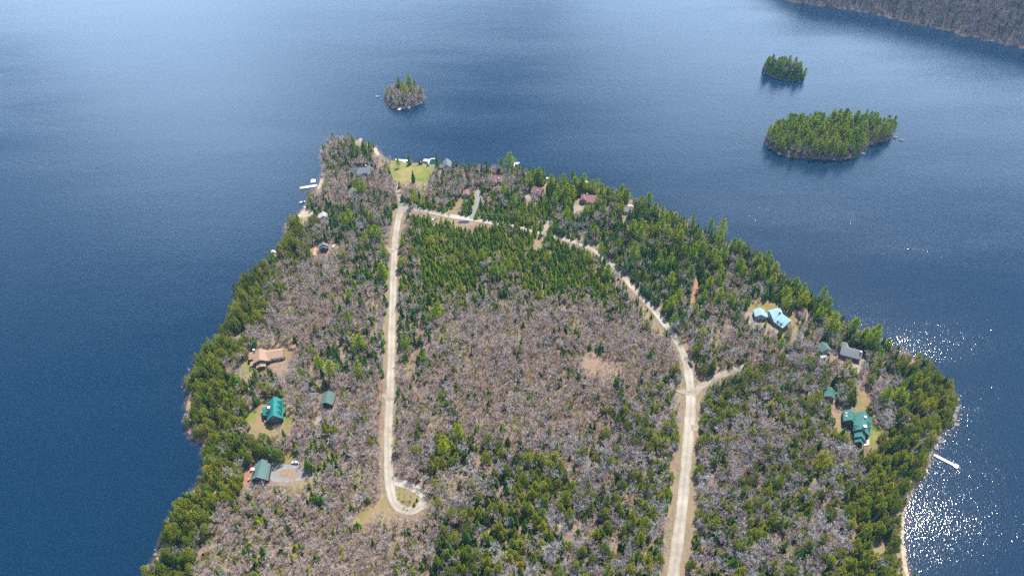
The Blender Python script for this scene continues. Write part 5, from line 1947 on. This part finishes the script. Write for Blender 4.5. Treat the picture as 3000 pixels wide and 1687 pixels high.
for i in idx[single]:
    sp, x, y, z, hh, v, rot, wide = trees[i][:8]
    d = SPEC[sp]
    k = hh / d['h']
    o = bpy.data.objects.new(d['name'], None)
    C.objects.link(o)
    o.location = (x, y, z)
    o.rotation_euler = (0, 0, rot)
    o.scale = (k * wide, k * wide, k)
    o['label'] = labels[i]
    o['category'] = d['cat']
    gname = ISLN[isl_of[i]] if i in isl_of else area(P2[i, 0], P2[i, 1])
    o['group'] = f"{d['cat']}s {gname}"
    for nm, me in (('trunk', d['trunk'][v]), ('crown', d['crown'][v])):
        c = bpy.data.objects.new(nm, me)
        C.objects.link(c)
        c.parent = o


def scatter(name, ids, label):
    """the trees past the limit: one object, every tree an instance at its own place"""
    if not len(ids):
        return
    sps = sorted(set(species[ids]))
    protos, off = [], {}
    for sp in sps:
        off[sp] = len(protos)
        protos += SPEC[sp]['full']
    me = bpy.data.meshes.new(name)
    me.from_pydata([tuple(p) for p in pos[ids]], [], [])
    T = [trees[i] for i in ids]
    sc = np.array([[t[4] / SPEC[t[0]]['h'] * t[7], t[4] / SPEC[t[0]]['h'] * t[7], t[4] / SPEC[t[0]]['h']] for t in T], np.float32)
    ro = np.array([[0, 0, t[6]] for t in T], np.float32)
    ix = np.array([off[t[0]] + t[5] for t in T], np.int32)
    a = me.attributes.new('tree_scale', 'FLOAT_VECTOR', 'POINT'); a.data.foreach_set('vector', sc.ravel())
    a = me.attributes.new('tree_turn', 'FLOAT_VECTOR', 'POINT'); a.data.foreach_set('vector', ro.ravel())
    a = me.attributes.new('tree_kind', 'INT', 'POINT'); a.data.foreach_set('value', ix)
    ob = add(name, me)
    ng = bpy.data.node_groups.new(name, 'GeometryNodeTree')
    ng.interface.new_socket('Geometry', in_out='INPUT', socket_type='NodeSocketGeometry')
    ng.interface.new_socket('Geometry', in_out='OUTPUT', socket_type='NodeSocketGeometry')
    n, l = ng.nodes, ng.links
    gi, go = n.new('NodeGroupInput'), n.new('NodeGroupOutput')
    iop = n.new('GeometryNodeInstanceOnPoints')

    def attr(nm, ty):
        q_ = n.new('GeometryNodeInputNamedAttribute')
        q_.data_type = ty
        q_.inputs['Name'].default_value = nm
        return q_.outputs['Attribute']
    a_i = attr('tree_kind', 'INT')
    last = None
    # one branch per tree shape: pick its points, set its shape on them
    jn = n.new('GeometryNodeJoinGeometry')
    for k, pr in enumerate(protos):
        inf = n.new('GeometryNodeObjectInfo')
        inf.inputs['Object'].default_value = pr
        inf.transform_space = 'ORIGINAL'
        io = n.new('GeometryNodeInstanceOnPoints')
        cmp_ = n.new('FunctionNodeCompare')
        cmp_.data_type = 'INT'
        cmp_.operation = 'EQUAL'
        cmp_.inputs[3].default_value = k
        l.new(a_i, cmp_.inputs[2])
        l.new(gi.outputs[0], io.inputs['Points'])
        l.new(cmp_.outputs[0], io.inputs['Selection'])
        l.new(inf.outputs['Geometry'], io.inputs['Instance'])
        e2r = n.new('FunctionNodeEulerToRotation')
        l.new(attr('tree_turn', 'FLOAT_VECTOR'), e2r.inputs[0])
        l.new(e2r.outputs[0], io.inputs['Rotation'])
        l.new(attr('tree_scale', 'FLOAT_VECTOR'), io.inputs['Scale'])
        l.new(io.outputs['Instances'], jn.inputs[0])
    n.remove(iop)
    l.new(jn.outputs[0], go.inputs[0])
    md = ob.modifiers.new('trees', 'NODES')
    md.node_group = ng
    tag(ob, label, None, None, 'stuff')
    return ob


rest = ~single
far_ids = idx[n_isl:]
scatter('far_forest', far_ids, 'grey bare woods covering the far hillside')
scatter('evergreen_forest', idx[:n_isl][rest[:n_isl] & np.isin(species[:n_isl], ['spruce', 'young', 'cedar', 'pine'])], 'farther evergreens of the wooded point beyond count')
scatter('bare_forest', idx[:n_isl][rest[:n_isl] & np.isin(species[:n_isl], ['bare', 'grey', 'bud', 'birch'])], 'farther leafless hardwoods of the wooded point beyond count')
print('TREES', len(trees), 'single', int(single.sum()), {s: int(((species == s) & single).sum()) for s in LOOK}, {s: int((species == s).sum()) for s in SPEC})

# ------------------------------------------------------------------ air
HAZE = 0.00007
mb = MB()
mb.box(-4010, 4010, -4010, 4010, -6.0, 392.0)
hz = mb.build('haze', None) if False else add('haze', mesh_from('haze', mb.V, mb.F, []))
tag(hz, 'thin blue air over the lake', None, None, 'stuff')
hm = bpy.data.materials.new('haze')
hm.use_nodes = True
hm.node_tree.nodes.clear()
ho = hm.node_tree.nodes.new('ShaderNodeOutputMaterial')
pv = hm.node_tree.nodes.new('ShaderNodeVolumePrincipled')
pv.inputs['Color'].default_value = (0.35, 0.62, 1.0, 1)
pv.inputs['Density'].default_value = HAZE
pv.inputs['Anisotropy'].default_value = 0.2
hm.node_tree.links.new(pv.outputs[0], ho.inputs['Volume'])
hz.data.materials.append(hm)
